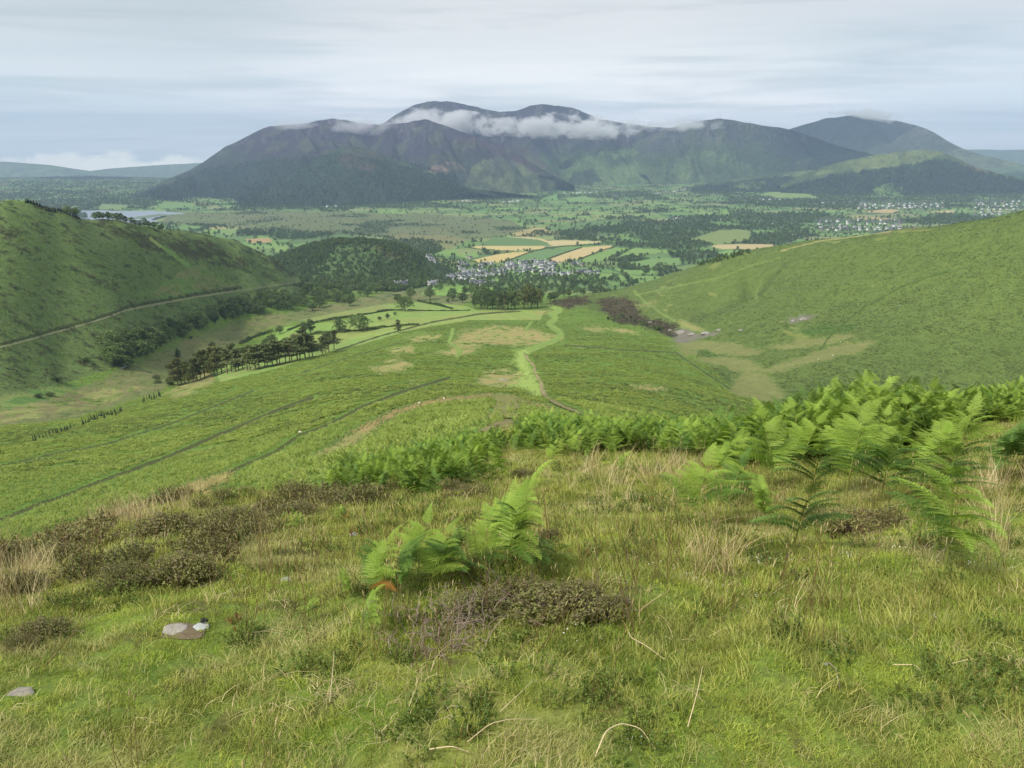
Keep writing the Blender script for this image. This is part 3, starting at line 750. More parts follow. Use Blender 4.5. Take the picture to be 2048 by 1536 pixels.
fell('distant_hill', [(1840,352,9500),(1900,345,9600),(1960,338,9700),(2010,335,9700),(2048,333,9700),(2200,330,9700),(2500,334,9700)], [(1840,384),(2048,384),(2500,384)],
     painter(hi=L3((92,110,78)), lo=L3((98,122,82)), mix0=-250, mix1=-150, zones=[([(1960,352),(2060,340),(2060,362),(1990,372)], CONIFER, .6, 'forest')], seed=12), n=160, mfront=50, rough=16, seed=33, back=2500, base=-380)
fell('wooded_hill', [(-300,372,9500),(60,362,9500),(110,356,9600),(180,352,9600),(230,357,9600),(290,362,9500),(330,372,9300),(370,380,9000)], [(-300,392),(100,392),(250,390),(370,388)],
     painter(hi=L3((72,88,66)), lo=L3((84,104,72)), zones=[([(80,350),(240,350),(320,372),(300,385),(90,384)], CONIFER, .8, 'forest')], seed=4), n=200, mfront=50, rough=18, seed=24, back=1500)
# Blencathra-like fell, far right
fell('mountain', [(1480,292,10600),(1575,260,10600),(1600,251,10600),(1625,244,10600),(1650,237,10600),(1680,234,10600),(1700,230,10600),(1730,232,10600),(1760,238,10600),(1800,243,10600),(1835,251,10600),(1865,263,10500),(1895,282,10450),(1925,297,10400),(1960,309,10300),(2020,322,10100),(2080,337,9900)],
     [(1480,345),(1700,345),(1900,346),(2080,348)], painter(hi=L3((100,96,82)), lo=L3((110,118,80)), scree=.3, mix0=-80, mix1=250, seed=5), n=300, mfront=80, rough=85, seed=25, back=1800, prof=1.05, gw=.7)
# Skiddaw-like massif
fell('mountain', [(640,330,8700),(720,275,8700),(775,242,8700),(800,224,8700),(830,209,8700),(855,204,8700),(885,202,8700),(920,206,8700),(960,216,8700),(1000,224,8700),(1030,223,8700),(1060,212,8700),(1085,208,8700),(1110,211,8700),(1145,215,8700),(1170,226,8700),(1200,238,8600),(1250,247,8600),(1300,253,8600),(1370,258,8600),(1430,275,8500)],
     [(760,376),(1000,375),(1120,374),(1250,371),(1400,369),(1520,368)],
     painter(scree=.4, zones=[([(1130,345),(1160,318),(1230,298),(1300,300),(1340,330),(1350,360),(1250,372),(1130,372)], L3((110,132,80)), .85, ''),
                             ([(1120,372),(1150,345),(1180,340),(1200,360),(1180,378)], CONIFER, .6, 'forest'), ([(1300,378),(1330,358),(1390,362),(1400,376)], CONIFER, .6, 'forest'),
                             ([(1000,285),(1050,295),(1110,340),(1120,356),(1070,330)], L3((86,66,68)), .8, '')], hi=L3((66,61,72)), mix0=-120, mix1=30, seed=6),  # hi leans blue, distance haze mixed into the heather colour
     n=520, mfront=180, rough=105, prof=1.12, gully=((1120,26,170),(1325,22,120),(1230,9,50),(1180,9,40)), seed=26, back=2200)
fell('mountain', [(1260,330,7900),(1290,295,8000),(1330,268,8100),(1370,250,8200),(1400,241,8200),(1440,237,8200),(1470,241,8200),(1520,250,8200),(1570,257,8200),(1600,265,8200),(1650,282,8200),(1700,298,8200),(1750,310,8200),(1810,322,8000)],
     [(1310,372),(1420,369),(1520,366),(1640,362),(1800,358)],
     painter(scree=.4, zones=[([(1330,372),(1350,320),(1420,300),(1480,320),(1530,350),(1540,372)], L3((104,122,74)), .75, ''), ([(1540,360),(1600,320),(1700,300),(1800,315),(1760,340),(1640,345)], L3((118,124,86)), .8, '')], hi=L3((76,78,76)), mix0=-140, mix1=80, seed=7),
     n=400, mfront=140, rough=80, prof=1.1, gully=((1440,30,-60),(1500,26,60)), seed=27, back=2000)
fell('mountain', [(270,388,6000),(300,377,6300),(330,361,6600),(380,340,7000),(410,322,7100),(450,294,7200),(480,280,7250),(510,264,7300),(540,252,7350),(570,250,7400),(610,247,7400),(640,241,7400),(665,237,7400),(690,240,7400),(720,247,7400),(770,250,7300),(810,246,7200),(850,238,7100),(880,248,7000),(927,265,6950),(971,279,6900),(1015,293,6800),(1059,323,6700),(1090,341,6600),(1121,357,6500),(1150,372,6300)],
     [(250,404),(350,408),(500,414),(600,413),(700,411),(800,408),(900,403),(1000,394),(1090,386),(1150,380)],
     painter(scree=.35, zones=[([(270,400),(330,372),(420,335),(520,318),(640,315),(720,345),(800,345),(880,370),(940,385),(940,420),(600,430),(270,420)], L3((46,58,48)), .85, 'forest'),
                             ([(770,340),(840,330),(900,345),(930,370),(960,400),(900,410),(760,400),(700,370)], CONIFER, .95, 'forest'),
                             ([(790,345),(830,338),(870,342),(875,350),(820,352)], L3((128,118,92)), .9, ''), ([(862,335),(890,322),(925,325),(932,342),(890,346),(868,344)], L3((126,108,92)), .9, ''),
                             ([(930,375),(945,330),(1000,310),(1060,335),(1110,365),(1110,390),(1000,395)], L3((98,108,76)), .85, ''),
                             ([(900,270),(970,280),(1060,325),(1110,352),(1060,340),(980,305)], L3((84,66,68)), .7, '')], hi=L3((64,57,70)), lo=L3((58,66,56)), mix0=-200, mix1=20, seed=8),  # hi heather tone tinted with the blue of haze here too
     n=620, mfront=190, rough=85, prof=1.0, gully=((745,30,110),(800,14,50),(600,40,-40)), seed=28, back=1500)
# wooded hill in front of the massif
fell('wooded_hill', [(470,402,5600),(540,372,5650),(600,340,5700),(640,314,5750),(670,299,5800),(700,291,5800),(730,297,5800),(765,309,5750),(810,325,5700),(860,345,5650),(910,366,5550),(960,388,5450)],
     [(480,416),(600,415),(700,413),(800,409),(950,400)],
     painter(zones=[([(440,430),(640,310),(680,305),(760,320),(830,336),(990,400),(980,420)], L3((56,70,54)), .9, 'forest'), ([(670,320),(690,298),(735,298),(770,320),(740,340),(690,335)], L3((92,78,70)), .8, ''), ([(505,400),(540,380),(570,376),(560,395)], L3((84,100,68)), .5, '')], hi=L3((70,76,62)), lo=L3((62,78,56)), seed=9),
     n=320, mfront=110, rough=34, prof=1.0, seed=29, back=900)
fell('wooded_hill', [(1340,384,6900),(1390,371,6950),(1450,361,7000),(1500,352,7000),(1560,345,7000),(1620,340,7000),(1690,339,7000),(1780,345,6900),(1850,356,6800)], [(1340,388),(1500,387),(1700,386),(1850,386)],
     painter(zones=[([(1330,392),(1400,372),(1500,362),(1560,352),(1640,358),(1700,350),(1860,352),(1860,392)], L3((54,66,50)), .9, 'forest'), ([(1560,352),(1620,338),(1700,338),(1690,350),(1620,360)], L3((110,124,76)), .85, ''), ([(1460,372),(1490,364),(1530,366),(1530,376),(1480,378)], L3((108,128,76)), .85, '')], hi=L3((92,106,70)), lo=L3((78,94,60)), seed=13),
     n=260, mfront=80, rough=20, seed=34, back=900)
# long low hill on the right with woods below
fell('wooded_hill', [(1560,372,6300),(1600,352,6350),(1650,332,6400),(1700,320,6400),(1750,310,6400),(1800,303,6400),(1850,299,6400),(1880,303,6400),(1915,317,6350),(1950,334,6300),(2000,347,6250),(2048,358,6200),(2150,372,6100)],
     [(1560,388),(1650,392),(1750,393),(1850,392),(1950,391),(2150,390)],
     painter(zones=[([(1540,395),(1600,365),(1700,345),(1790,335),(1850,322),(1900,320),(1960,340),(2048,362),(2200,375),(2200,400),(1540,400)], L3((54,68,54)), .92, 'forest'), ([(1620,350),(1700,322),(1850,298),(1890,306),(1840,328),(1760,336),(1690,345)], L3((114,126,78)), .9, ''),
                    ([(1728,390),(1745,376),(1780,366),(1805,376),(1806,392),(1770,396)], L3((116,144,80)), .95, ''), ([(1900,310),(1990,345),(2000,352),(1930,335)], L3((124,108,84)), .7, '')], hi=L3((112,122,78)), lo=L3((80,98,62)), seed=10),
     n=320, mfront=110, rough=26, prof=.9, gully=((1745,10,22),(1810,8,26)), seed=30, back=900)
# ------------------------------------------------------------------ lake
def lake():
    sh = LAKE
    zl = VALLEY_Z + 1.6
    pts = []
    for k, (u, v) in enumerate(sh):
        a, r = ray(u, v); Y = (zl - CAM_Z) / r; pts.append((a * Y, Y, zl))
    pts = np.array(pts)
    n = len(pts); t = np.linspace(0, n, 161)[:-1]
    q = np.stack([np.interp(t, np.arange(n + 1), np.append(pts[:, i], pts[0, i])) for i in range(3)], 1)
    q[:, 0] += 18 * fbm(t * 3, t * 0, 3, 600); q[:, 1] += 26 * fbm(t * 3, t * 0 + 5, 3, 601)
    bm = bmesh.new(); bm.faces.new([bm.verts.new(p) for p in q]); bmesh.ops.triangulate(bm, faces=bm.faces)
    me = bpy.data.meshes.new('lake'); bm.to_mesh(me); bm.free()
    m = bpy.data.materials.new('lake_water'); m.use_nodes = True
    t = NT(m.node_tree); b = t.n['Principled BSDF']
    b.inputs['Base Color'].default_value = (.20, .24, .28, 1); b.inputs['Roughness'].default_value = .28; b.inputs['Specular IOR Level'].default_value = 1.0
    pos = t('ShaderNodeTexCoord').outputs['Object']
    t.l.new(t('ShaderNodeBump', {'Height': t.noise(pos, .25, 3), 'Strength': .25, 'Distance': .4}).outputs[0], b.inputs['Normal'])
    me.materials.append(m)
    tag(add('lake', me), kind='structure')
    # reed banks reaching into the lake
    sp = [(262,436),(275,433),(300,430),(318,428),(345,429),(330,431),(312,433),(298,436),(280,438)]
    pp = []
    for u, v in sp:
        a, r = ray(u, v); Y = (zl + .5 - CAM_Z) / r; pp.append((a * Y, Y, zl + .5))
    bm = bmesh.new(); top = [bm.verts.new(p) for p in pp]; bm.faces.new(top)
    bot = [bm.verts.new((p[0], p[1], p[2] - 2)) for p in pp]
    for i in range(len(pp)): bm.faces.new((top[i - 1], top[i], bot[i], bot[i - 1]))
    me = bpy.data.meshes.new('reed_bank'); bm.to_mesh(me); bm.free()
    m = bpy.data.materials.new('reeds'); m.use_nodes = True
    m.node_tree.nodes['Principled BSDF'].inputs['Base Color'].default_value = (*S(92, 108, 70), 1); me.materials.append(m)
    tag(add('reed_bank', me), kind='structure')
lake()
# ------------------------------------------------------------------ haze
def haze():
    bm = bmesh.new()
    x0, x1, y0, y1, z0, z1 = -26000, 26000, -400, 18200, VALLEY_Z - 700, 640
    v = [bm.verts.new(p) for p in ((x0,y0,z0),(x1,y0,z0),(x1,y1,z0),(x0,y1,z0),(x0,y0,z1),(x1,y0,z1),(x1,y1,z1),(x0,y1,z1))]
    for f in ((3,2,1,0),(4,5,6,7),(0,1,5,4),(1,2,6,5),(2,3,7,6),(3,0,4,7)): bm.faces.new([v[i] for i in f])
    me = bpy.data.meshes.new('haze'); bm.to_mesh(me); bm.free()
    m = bpy.data.materials.new('haze'); m.use_nodes = True
    m.node_tree.nodes.clear()
    t = NT(m.node_tree)
    p = t('ShaderNodeVolumePrincipled', {'Color': HAZE_COLOR, 'Density': HAZE_DENSITY, 'Anisotropy': 0.0})
    t('ShaderNodeOutputMaterial', {'Volume': p})
    me.materials.append(m)
    tag(add('haze', me), kind='stuff', label='thin blue air between the hilltop and the far fells')
haze()
# ------------------------------------------------------------------ scattering for what nobody could count
def scatter(name, pts, rot, scl, idx, protos, label=None, kind='stuff', cat=None):
    c = bpy.data.collections.new(name + ' sources')
    protos = list(protos)
    for o in protos: c.objects.link(o)
    order = {o.name: i for i, o in enumerate(sorted(protos, key=lambda o: o.name))}
    remap = np.array([order[o.name] for o in protos])
    me = bpy.data.meshes.new(name); me.vertices.add(len(pts))
    me.vertices.foreach_set('co', np.asarray(pts, np.float32).ravel())
    for nm, ty, fld_, arr in (('rot', 'FLOAT_VECTOR', 'vector', rot), ('scl', 'FLOAT', 'value', scl), ('idx', 'INT', 'value', remap[np.asarray(idx, int)])):
        at = me.attributes.new(nm, ty, 'POINT'); at.data.foreach_set(fld_, np.asarray(arr, np.int32 if ty == 'INT' else np.float32).ravel())
    o = add(name, me)
    g = bpy.data.node_groups.new(name, 'GeometryNodeTree')
    g.interface.new_socket('Geometry', in_out='INPUT', socket_type='NodeSocketGeometry')
    g.interface.new_socket('Geometry', in_out='OUTPUT', socket_type='NodeSocketGeometry')
    gi = g.nodes.new('NodeGroupInput'); go = g.nodes.new('NodeGroupOutput')
    ci = g.nodes.new('GeometryNodeCollectionInfo'); ci.inputs['Collection'].default_value = c
    ci.inputs['Separate Children'].default_value = True; ci.inputs['Reset Children'].default_value = True
    ip = g.nodes.new('GeometryNodeInstanceOnPoints'); ip.inputs['Pick Instance'].default_value = True
    def attr(nm, ty):
        a = g.nodes.new('GeometryNodeInputNamedAttribute'); a.data_type = ty; a.inputs['Name'].default_value = nm; return a.outputs['Attribute']
    e = g.nodes.new('FunctionNodeEulerToRotation')
    g.links.new(attr('rot', 'FLOAT_VECTOR'), e.inputs[0])
    g.links.new(gi.outputs[0], ip.inputs['Points']); g.links.new(ci.outputs[0], ip.inputs['Instance'])
    g.links.new(attr('idx', 'INT'), ip.inputs['Instance Index']); g.links.new(e.outputs[0], ip.inputs['Rotation']); g.links.new(attr('scl', 'FLOAT'), ip.inputs['Scale'])
    g.links.new(ip.outputs[0], go.inputs[0])
    md = o.modifiers.new('scatter', 'NODES'); md.node_group = g
    return tag(o, label, cat, None, kind)

# ------------------------------------------------------------------ leaf materials
def leaf_mat(name, c1, c2, trans=.25, var=.35, rough=.55, noise=0.0, nscale=1.0, tip=None):
    """c1..c2 drawn by a random number per plant; light also passes through the leaf"""
    m = bpy.data.materials.new(name); m.use_nodes = True
    t = NT(m.node_tree); t.n.remove(t.n['Principled BSDF']); out = t.n['Material Output']
    oi = t('ShaderNodeObjectInfo').outputs['Random']
    f = oi
    pos = t('ShaderNodeTexCoord').outputs['Object']
    nz = t.noise(pos, nscale, 3, .6)
    f = t.math('ADD', t.math('MULTIPLY', oi, 1 - noise), t.math('MULTIPLY', t.smooth(nz, .3, .7), noise))
    c = t.mix(f, c1, c2)
    if tip:
        at = t('ShaderNodeAttribute', attribute_name='tip').outputs['Fac']
        c = t.mix(at, c, tip)
    hs = t('ShaderNodeHueSaturation', {'Color': c, 'Value': t.math('ADD', 1 - var / 2, t.math('MULTIPLY', t.math('FRACT', t.math('MULTIPLY', oi, 17.31)), var))}).outputs[0]
    d = t('ShaderNodeBsdfPrincipled', {'Base Color': hs, 'Roughness': rough, 'Specular IOR Level': .25})
    tr = t('ShaderNodeBsdfTranslucent', {'Color': t.mix(.5, hs, t.mix(1.0, hs, (1.3, 1.25, .5), 'MULTIPLY'))})
    mx = t('ShaderNodeMixShader', {0: trans, 1: d.outputs[0], 2: tr.outputs[0]})
    t.l.new(mx.outputs[0], out.inputs['Surface'])
    return m
def plain_mat(name, c, rough=.8, nscale=None, var=.5, spec=.3):
    m = bpy.data.materials.new(name); m.use_nodes = True
    t = NT(m.node_tree); b = t.n['Principled BSDF']
    if nscale:
        nz = t.noise(t('ShaderNodeTexCoord').outputs['Object'], nscale, 4, .6)
        g = t('ShaderNodeMapRange', {0: nz, 1: .3, 2: .7, 3: 1 - var / 2, 4: 1 + var / 2}).outputs[0]
        t.l.new(t('ShaderNodeVectorMath', {0: c, 3: g}, operation='SCALE').outputs[0], b.inputs['Base Color'])
    else:
        b.inputs['Base Color'].default_value = (*c, 1)
    b.inputs['Roughness'].default_value = rough; b.inputs['Specular IOR Level'].default_value = spec
    return m
M_LEAF = leaf_mat('broadleaf_leaves', S(80,104,54), S(110,128,70), .22, .5, noise=.45, nscale=.35)
M_LEAF_Y = leaf_mat('yellowing_leaves', S(98,106,50), S(116,120,58), .2, .3, noise=.5, nscale=.3)
M_PINE = leaf_mat('pine_needles', S(92,104,60), S(116,124,70), .18, .4, noise=.5, nscale=.3)
M_LARCH = leaf_mat('larch_needles', S(92,100,46), S(110,112,56), .15, .3, noise=.5, nscale=.3)
M_CONIF = leaf_mat('conifer_needles', S(44,58,44), S(60,74,50), .1, .4)
M_BARK = plain_mat('bark', S(92,80,66), .9, 3.0, .6)
M_PBARK = plain_mat('pine_bark', S(120,94,74), .9, 2.0, .6)
M_SHRUB = leaf_mat('shrub_leaves', S(70,90,46), S(92,108,58), .2, .4, noise=.4, nscale=.6)

def rquads(c, size, r, flat=0.0, aspect=1.4, up=None):
    """one leaf-sized rhomb at each centre, random orientation; flat pulls the normals upward"""
    n = len(c)
    nrm = r.normal(size=(n, 3)); nrm /= np.linalg.norm(nrm, axis=1, keepdims=True)
    if up is not None: nrm = nrm * (1 - flat) + up * flat
    else: nrm[:, 2] = np.abs(nrm[:, 2]) * (1 - flat) + flat
    nrm /= np.linalg.norm(nrm, axis=1, keepdims=True) + 1e-9
    a = np.cross(nrm, r.normal(size=(n, 3))); a /= np.linalg.norm(a, axis=1, keepdims=True) + 1e-9
    b = np.cross(nrm, a)
    s = np.broadcast_to(size, (n,))[:, None] * r.uniform(.7, 1.3, (n, 1))
    a = a * s * aspect * .5; b = b * s * .5
    bend = nrm * s * .12
    v = np.stack([c - a - bend, c - b + bend, c + a - bend, c + b + bend], 1).reshape(-1, 3)
    return v, np.arange(4 * n).reshape(n, 4)
def tube(path, rad, k=6):
    path = np.asarray(path, float); n = len(path); V = []; Fc = []
    tan = np.gradient(path, axis=0); tan /= np.linalg.norm(tan, axis=1, keepdims=True) + 1e-9
    ref = np.array([1., .13, 0]) if abs(tan[0, 0]) < .8 else np.array([0, 1., .1])
    for i in range(n):
        a = np.cross(tan[i], ref); a /= np.linalg.norm(a) + 1e-9; b = np.cross(tan[i], a)
        for j in range(k):
            an = 2 * math.pi * j / k
            V.append(path[i] + rad[i] * (math.cos(an) * a + math.sin(an) * b))
    for i in range(n - 1):
        for j in range(k):
            Fc.append((i * k + j, i * k + (j + 1) % k, (i + 1) * k + (j + 1) % k, (i + 1) * k + j))
    return np.array(V), np.array(Fc)
def join(parts):
    V = []; Fq = []; o = 0
    for v, f in parts:
        V.append(v); Fq.append(np.asarray(f) + o); o += len(v)
    return np.concatenate(V), np.concatenate(Fq)

def broadleaf(seed, h=14, wd=12, nleaf=900, lsize=.75, low=.12, lobes=15):
    r = np.random.default_rng(seed)
    tr = [tube([(0, 0, -.6), (.05, 0, h * .15), (.1, .1, h * .4), (0, .2, h * .72)], [h * .032, h * .026, h * .02, h * .006])]
    C_ = []; 
    for i in range(lobes):
        an = 2.4 * i + r.uniform(-.4, .4); fz = (i + .5) / lobes
        rr = wd * .34 * math.sin(math.pi * (.16 + .78 * fz)) * r.uniform(.65, 1.15)
        C_.append((rr * math.cos(an), rr * math.sin(an), h * (low + .16 + (.72 - low) * fz * r.uniform(.92, 1.06))))
    C_ = np.array(C_); rad = wd * r.uniform(.15, .25, lobes)
    for i in range(0, lobes, 2):
        z0 = h * (.16 + .25 * i / lobes)
        tr.append(tube([(0, .05, z0), (C_[i, 0] * .5, C_[i, 1] * .5, (z0 + C_[i, 2]) / 2 + .1), C_[i]], [h * .012, h * .008, h * .003], 4))
    per = nleaf // lobes; pts = []
    for c, ra in zip(C_, rad):
        d = r.normal(size=(per, 3)); d /= np.linalg.norm(d, axis=1, keepdims=True)
        d[:, 2] = np.where(d[:, 2] < -.4, -d[:, 2], d[:, 2])
        pts.append(c + d * ra * r.uniform(.6, 1.12, (per, 1)) * np.array([1, 1, .8]))
    pts = np.concatenate(pts)
    return join(tr), rquads(pts, lsize, r, .25)
def scots(seed, h=18, wd=8, nleaf=700, lsize=.7, tier=7, bare=.42):
    r = np.random.default_rng(seed)
    lean = r.uniform(.2, .9)
    tr = [tube([(0, 0, -.6), (lean * .3, .1, h * .3), (lean * .7, 0, h * .65), (lean, 0, h * .96)], [h * .017, h * .014, h * .011, h * .003])]
    pts = []
    for i in range(tier):
        f = (i + .3) / tier; z = h * (bare + (1 - bare) * f)
        for _ in range(r.integers(2, 4)):
            an = r.uniform(0, 6.28); L = wd * .5 * (1.05 - .75 * f ** 1.6) * r.uniform(.55, 1.1)
            e = np.array([lean * (z / h) + L * math.cos(an), L * math.sin(an), z + r.uniform(-.2, .9)])
            tr.append(tube([(lean * z / h, 0, z - .6), (e[0] * .5 + lean * .3, e[1] * .5, z - .1), e], [h * .006, h * .004, h * .002], 4))
            k = max(8, int(nleaf / (tier * 2.5)))
            p = r.normal(size=(k, 3)) * np.array([L * .30, L * .30, .32]) + e * np.array([.72, .72, 1]) + np.array([lean * .2, 0, .25])
            pts.append(p)
    p = r.normal(size=(40, 3)) * np.array([.7, .7, .5]) + np.array([lean, 0, h * .97]); pts.append(p)
    return join(tr), rquads(np.concatenate(pts), lsize, r, .45, 1.6)
def spruce(seed, h=12, wd=4.4, nleaf=420, lsize=.8, low=.06):
    r = np.random.default_rng(seed)
    tr = tube([(0, 0, -.5), (0, 0, h * .5), (0, 0, h * .97)], [h * .018, h * .011, h * .003], 5)
    f = r.uniform(0, 1, nleaf) ** .8
    z = h * (low + (1 - low) * f)
    tz = (z * 9 / h) % 1
    rr = wd * .5 * (1 - f) * (.45 + .65 * (1 - tz)) * r.uniform(.5, 1.1, nleaf) + .05
    an = r.uniform(0, 6.28, nleaf)
    p = np.stack([rr * np.cos(an), rr * np.sin(an), z - rr * .25], 1)
    out = np.stack([np.cos(an) * .7, np.sin(an) * .7, np.full(nleaf, .7)], 1)
    return tr, rquads(p, lsize * (1.05 - .6 * f), r, .7, 1.7, up=out)
def shrub(seed, h=1.8, wd=3.0, nleaf=260, lsize=.28):
    r = np.random.default_rng(seed)
    tr = [tube([(0, 0, -.3), (wd * .15 * math.cos(a), wd * .15 * math.sin(a), h * .4), (wd * .3 * math.cos(a), wd * .3 * math.sin(a), h * .75)], [.06, .04, .015], 4) for a in (0.3, 1.6, 2.8, 4.1, 5.4)]
    pts = []
    for i in range(9):
        an = 2.4 * i; rr = wd * .33 * math.sqrt((i + .5) / 9)
        c = np.array([rr * math.cos(an), rr * math.sin(an), h * r.uniform(.32, .62) * (1.15 - .5 * rr / (wd * .33))])
        d = r.normal(size=(nleaf // 9, 3)); d /= np.linalg.norm(d, axis=1, keepdims=True)
        pts.append(c + d * np.array([wd * .2, wd * .2, h * .36]) * r.uniform(.6, 1.1, (len(d), 1)))
    p = np.concatenate(pts); p[:, 2] = np.maximum(p[:, 2], .02)
    return join(tr), rquads(p, lsize, r, .25)

def variant(kind, name, gen, mleaf, mbark, **kw):
    (tv, tf), (lv, lf) = gen(**kw)
    return (mesh_np(name + '_trunk', tv, tf, mbark, True), mesh_np(name + '_crown', lv, lf, mleaf), kw.get('h'))
def whole(name, gen, mleaf, mbark, **kw):
    """trunk and crown in one mesh, for scattered far trees"""
    (tv, tf), (lv, lf) = gen(**kw)
    v, f = join([(tv, tf), (lv, lf)])
    me = mesh_np(name, v, f, mats=[mbark, mleaf], midx=np.concatenate([np.zeros(len(tf)), np.ones(len(lf))]))
    return bpy.data.objects.new(name, me)
BROAD = [variant('b', 'broadleaf', broadleaf, M_LEAF, M_BARK, seed=100 + i, h=14, wd=w_, low=lo, lobes=lb) for i, (w_, lo, lb) in enumerate(((13, .05, 16), (11, .10, 14), (14, .02, 18), (9, .08, 13), (12, .14, 15), (10, .02, 12)))]
BROADY = [variant('b', 'broadleaf_yellow', broadleaf, M_LEAF_Y, M_BARK, seed=140 + i, h=14, wd=11, low=.08, lobes=14) for i in range(2)]
PINES = [variant('p', 'pine', scots, M_PINE, M_PBARK, seed=200 + i, h=18, wd=w_, nleaf=1300, tier=t_, bare=b_) for i, (w_, t_, b_) in enumerate(((8, 8, .30), (9, 8, .22), (7, 7, .36), (10, 8, .26), (8, 9, .2)))]
LARCH = [variant('l', 'larch', scots, M_LARCH, M_PBARK, seed=230 + i, h=18, wd=8.5, tier=10, bare=.16, nleaf=900) for i in range(3)]
CONIF = [variant('c', 'conifer', spruce, M_CONIF, M_BARK, seed=260 + i, h=12, wd=w_) for i, w_ in enumerate((4.4, 5.2, 3.6))]
SHRUBS = [variant('s', 'shrub', shrub, M_SHRUB, M_BARK, seed=280 + i, h=1.8, wd=w_) for i, w_ in enumerate((3.0, 3.8, 2.6))]

def plant(name, var, X, Y, Z, h, label, cat, group, wide=1.0, pn=('trunk', 'crown'), rz=None):
    tm, cm, h0 = var
    e = bpy.data.objects.new(name, None); COL.objects.link(e)
    e.empty_display_size = .5
    s = h / h0
    e.location = (X, Y, Z); e.rotation_euler = (0, 0, random.uniform(0, 6.28) if rz is None else rz); e.scale = (s * wide, s * wide, s)
    tag(e, label, cat, group)
    for nm, me in zip(pn, (tm, cm)):
        o = bpy.data.objects.new(nm, me); o.parent = e; COL.objects.link(o)
    return e
def px2m(px, u, v, Y):
    """height in metres of something px high at distance Y"""
    y = (CV - v) / F_PX
    return px * Y / (CP + y * SP) / F_PX
def spots(poly, n, ymin=0, ymax=1e9, gap=6.0, seed=0):
    """n places on the ground inside a pixel outline, spread apart (gap in pixels)"""
    r = np.random.default_rng(seed); p = np.asarray(poly, float); got = []
    tries = 0
    while len(got) < n and tries < n * 60:
        tries += 1
        u = r.uniform(p[:, 0].min(), p[:, 0].max()); v = r.uniform(p[:, 1].min(), p[:, 1].max())
        if not inside(p, np.array([u]), np.array([v]))[0]: continue
        if any(((u - a) / 1.0) ** 2 + ((v - b) * 2.2) ** 2 < gap * gap for a, b in got): continue
        got.append((u, v))
    got.sort(key=lambda t: t[1])
    if not got: return []
    g = np.array(got); X, Y, Z = hit(g[:, 0], g[:, 1], ymin)
    return [(x, y, z, u, v) for x, y, z, (u, v) in zip(X, Y, Z, got) if y == y and y < ymax]
def along(pl, n, ymin=0, jit=0.0, seed=0):
    r = np.random.default_rng(seed); p = np.asarray(pl, float)
    d = np.concatenate([[0], np.cumsum(np.hypot(np.diff(p[:, 0]), np.diff(p[:, 1])))])
    s = np.linspace(0, d[-1], n) + r.uniform(-.3, .3, n) * d[-1] / max(n - 1, 1) * (jit > 0)
    u = np.interp(s, d, p[:, 0]); v = np.interp(s, d, p[:, 1]) + r.uniform(-jit, jit, n)
    X, Y, Z = hit(u, v, ymin)
    return [q for q in zip(X, Y, Z, u, v) if q[1] == q[1]]

# ---- the row of wind-bent pines on the edge of the spur
row = along([(346,771),(375,768),(405,757),(430,750),(470,742),(520,738),(560,728),(605,718),(640,708),(668,701)], 40, 300, 2.2, 5)
for k, (X, Y, Z, u, v) in enumerate(row):
    if 634 < u < 641: continue
    h = px2m(np.interp(u, [346, 400, 470, 560, 605, 640, 668], [52, 56, 50, 46, 54, 44, 42]), u, v, Y) * random.uniform(.82, 1.12)
    if u < 440 and random.random() < .72:
        plant('larch_tree', random.choice(LARCH), X, Y, Z, h, 'yellowish larch tree in the near end of the tree row above the dale', 'tree', 'larches in the row on the edge of the spur')
    else:
        wh = 'closely packed middle' if u < 600 else 'far end'
        plant('pine_tree', random.choice(PINES), X, Y, Z, h, f'dark bare-stemmed pine in the {wh} of the windbreak row', 'tree', f'pines in the {wh} of the windbreak', random.uniform(1.3, 1.6))
# ---- the clump at the end of the spur
cl_ = [(950,618,36),(962,619,40),(975,619,42),(985,617,38),(996,619,36),(1006,620,36),(1016,619,38),(1030,619,40),(1048,619,44),(1062,618,46),(1075,617,42),(970,612,44),(1022,612,44),(1056,611,46)]
for k, (u, v, hp) in enumerate(cl_):
    X, Y, Z = (q[0] for q in hit(u, v, 400))
    if u > 1040: plant('broadleaf_tree', random.choice(BROADY), X, Y, Z, px2m(hp, u, v, Y), 'tall yellowish tree at the right end of the clump beside the path', 'tree', 'yellowish trees of the clump at the end of the spur', .8)
    else: plant('broadleaf_tree', random.choice(BROAD), X, Y, Z, px2m(hp, u, v, Y), 'dark tall tree in the dense clump where the spur ends', 'tree', 'dark trees of the clump at the end of the spur', .8)
for u, v, hp in ((1000,621,36),(1010,622,40)):
    X, Y, Z = (q[0] for q in hit(u, v, 400))
    plant('pine_tree', PINES[2], X, Y, Z, px2m(hp, u, v, Y), 'slim pine with a pale stem at the front of the clump', 'tree', 'pale-stemmed pines of the clump', .7)
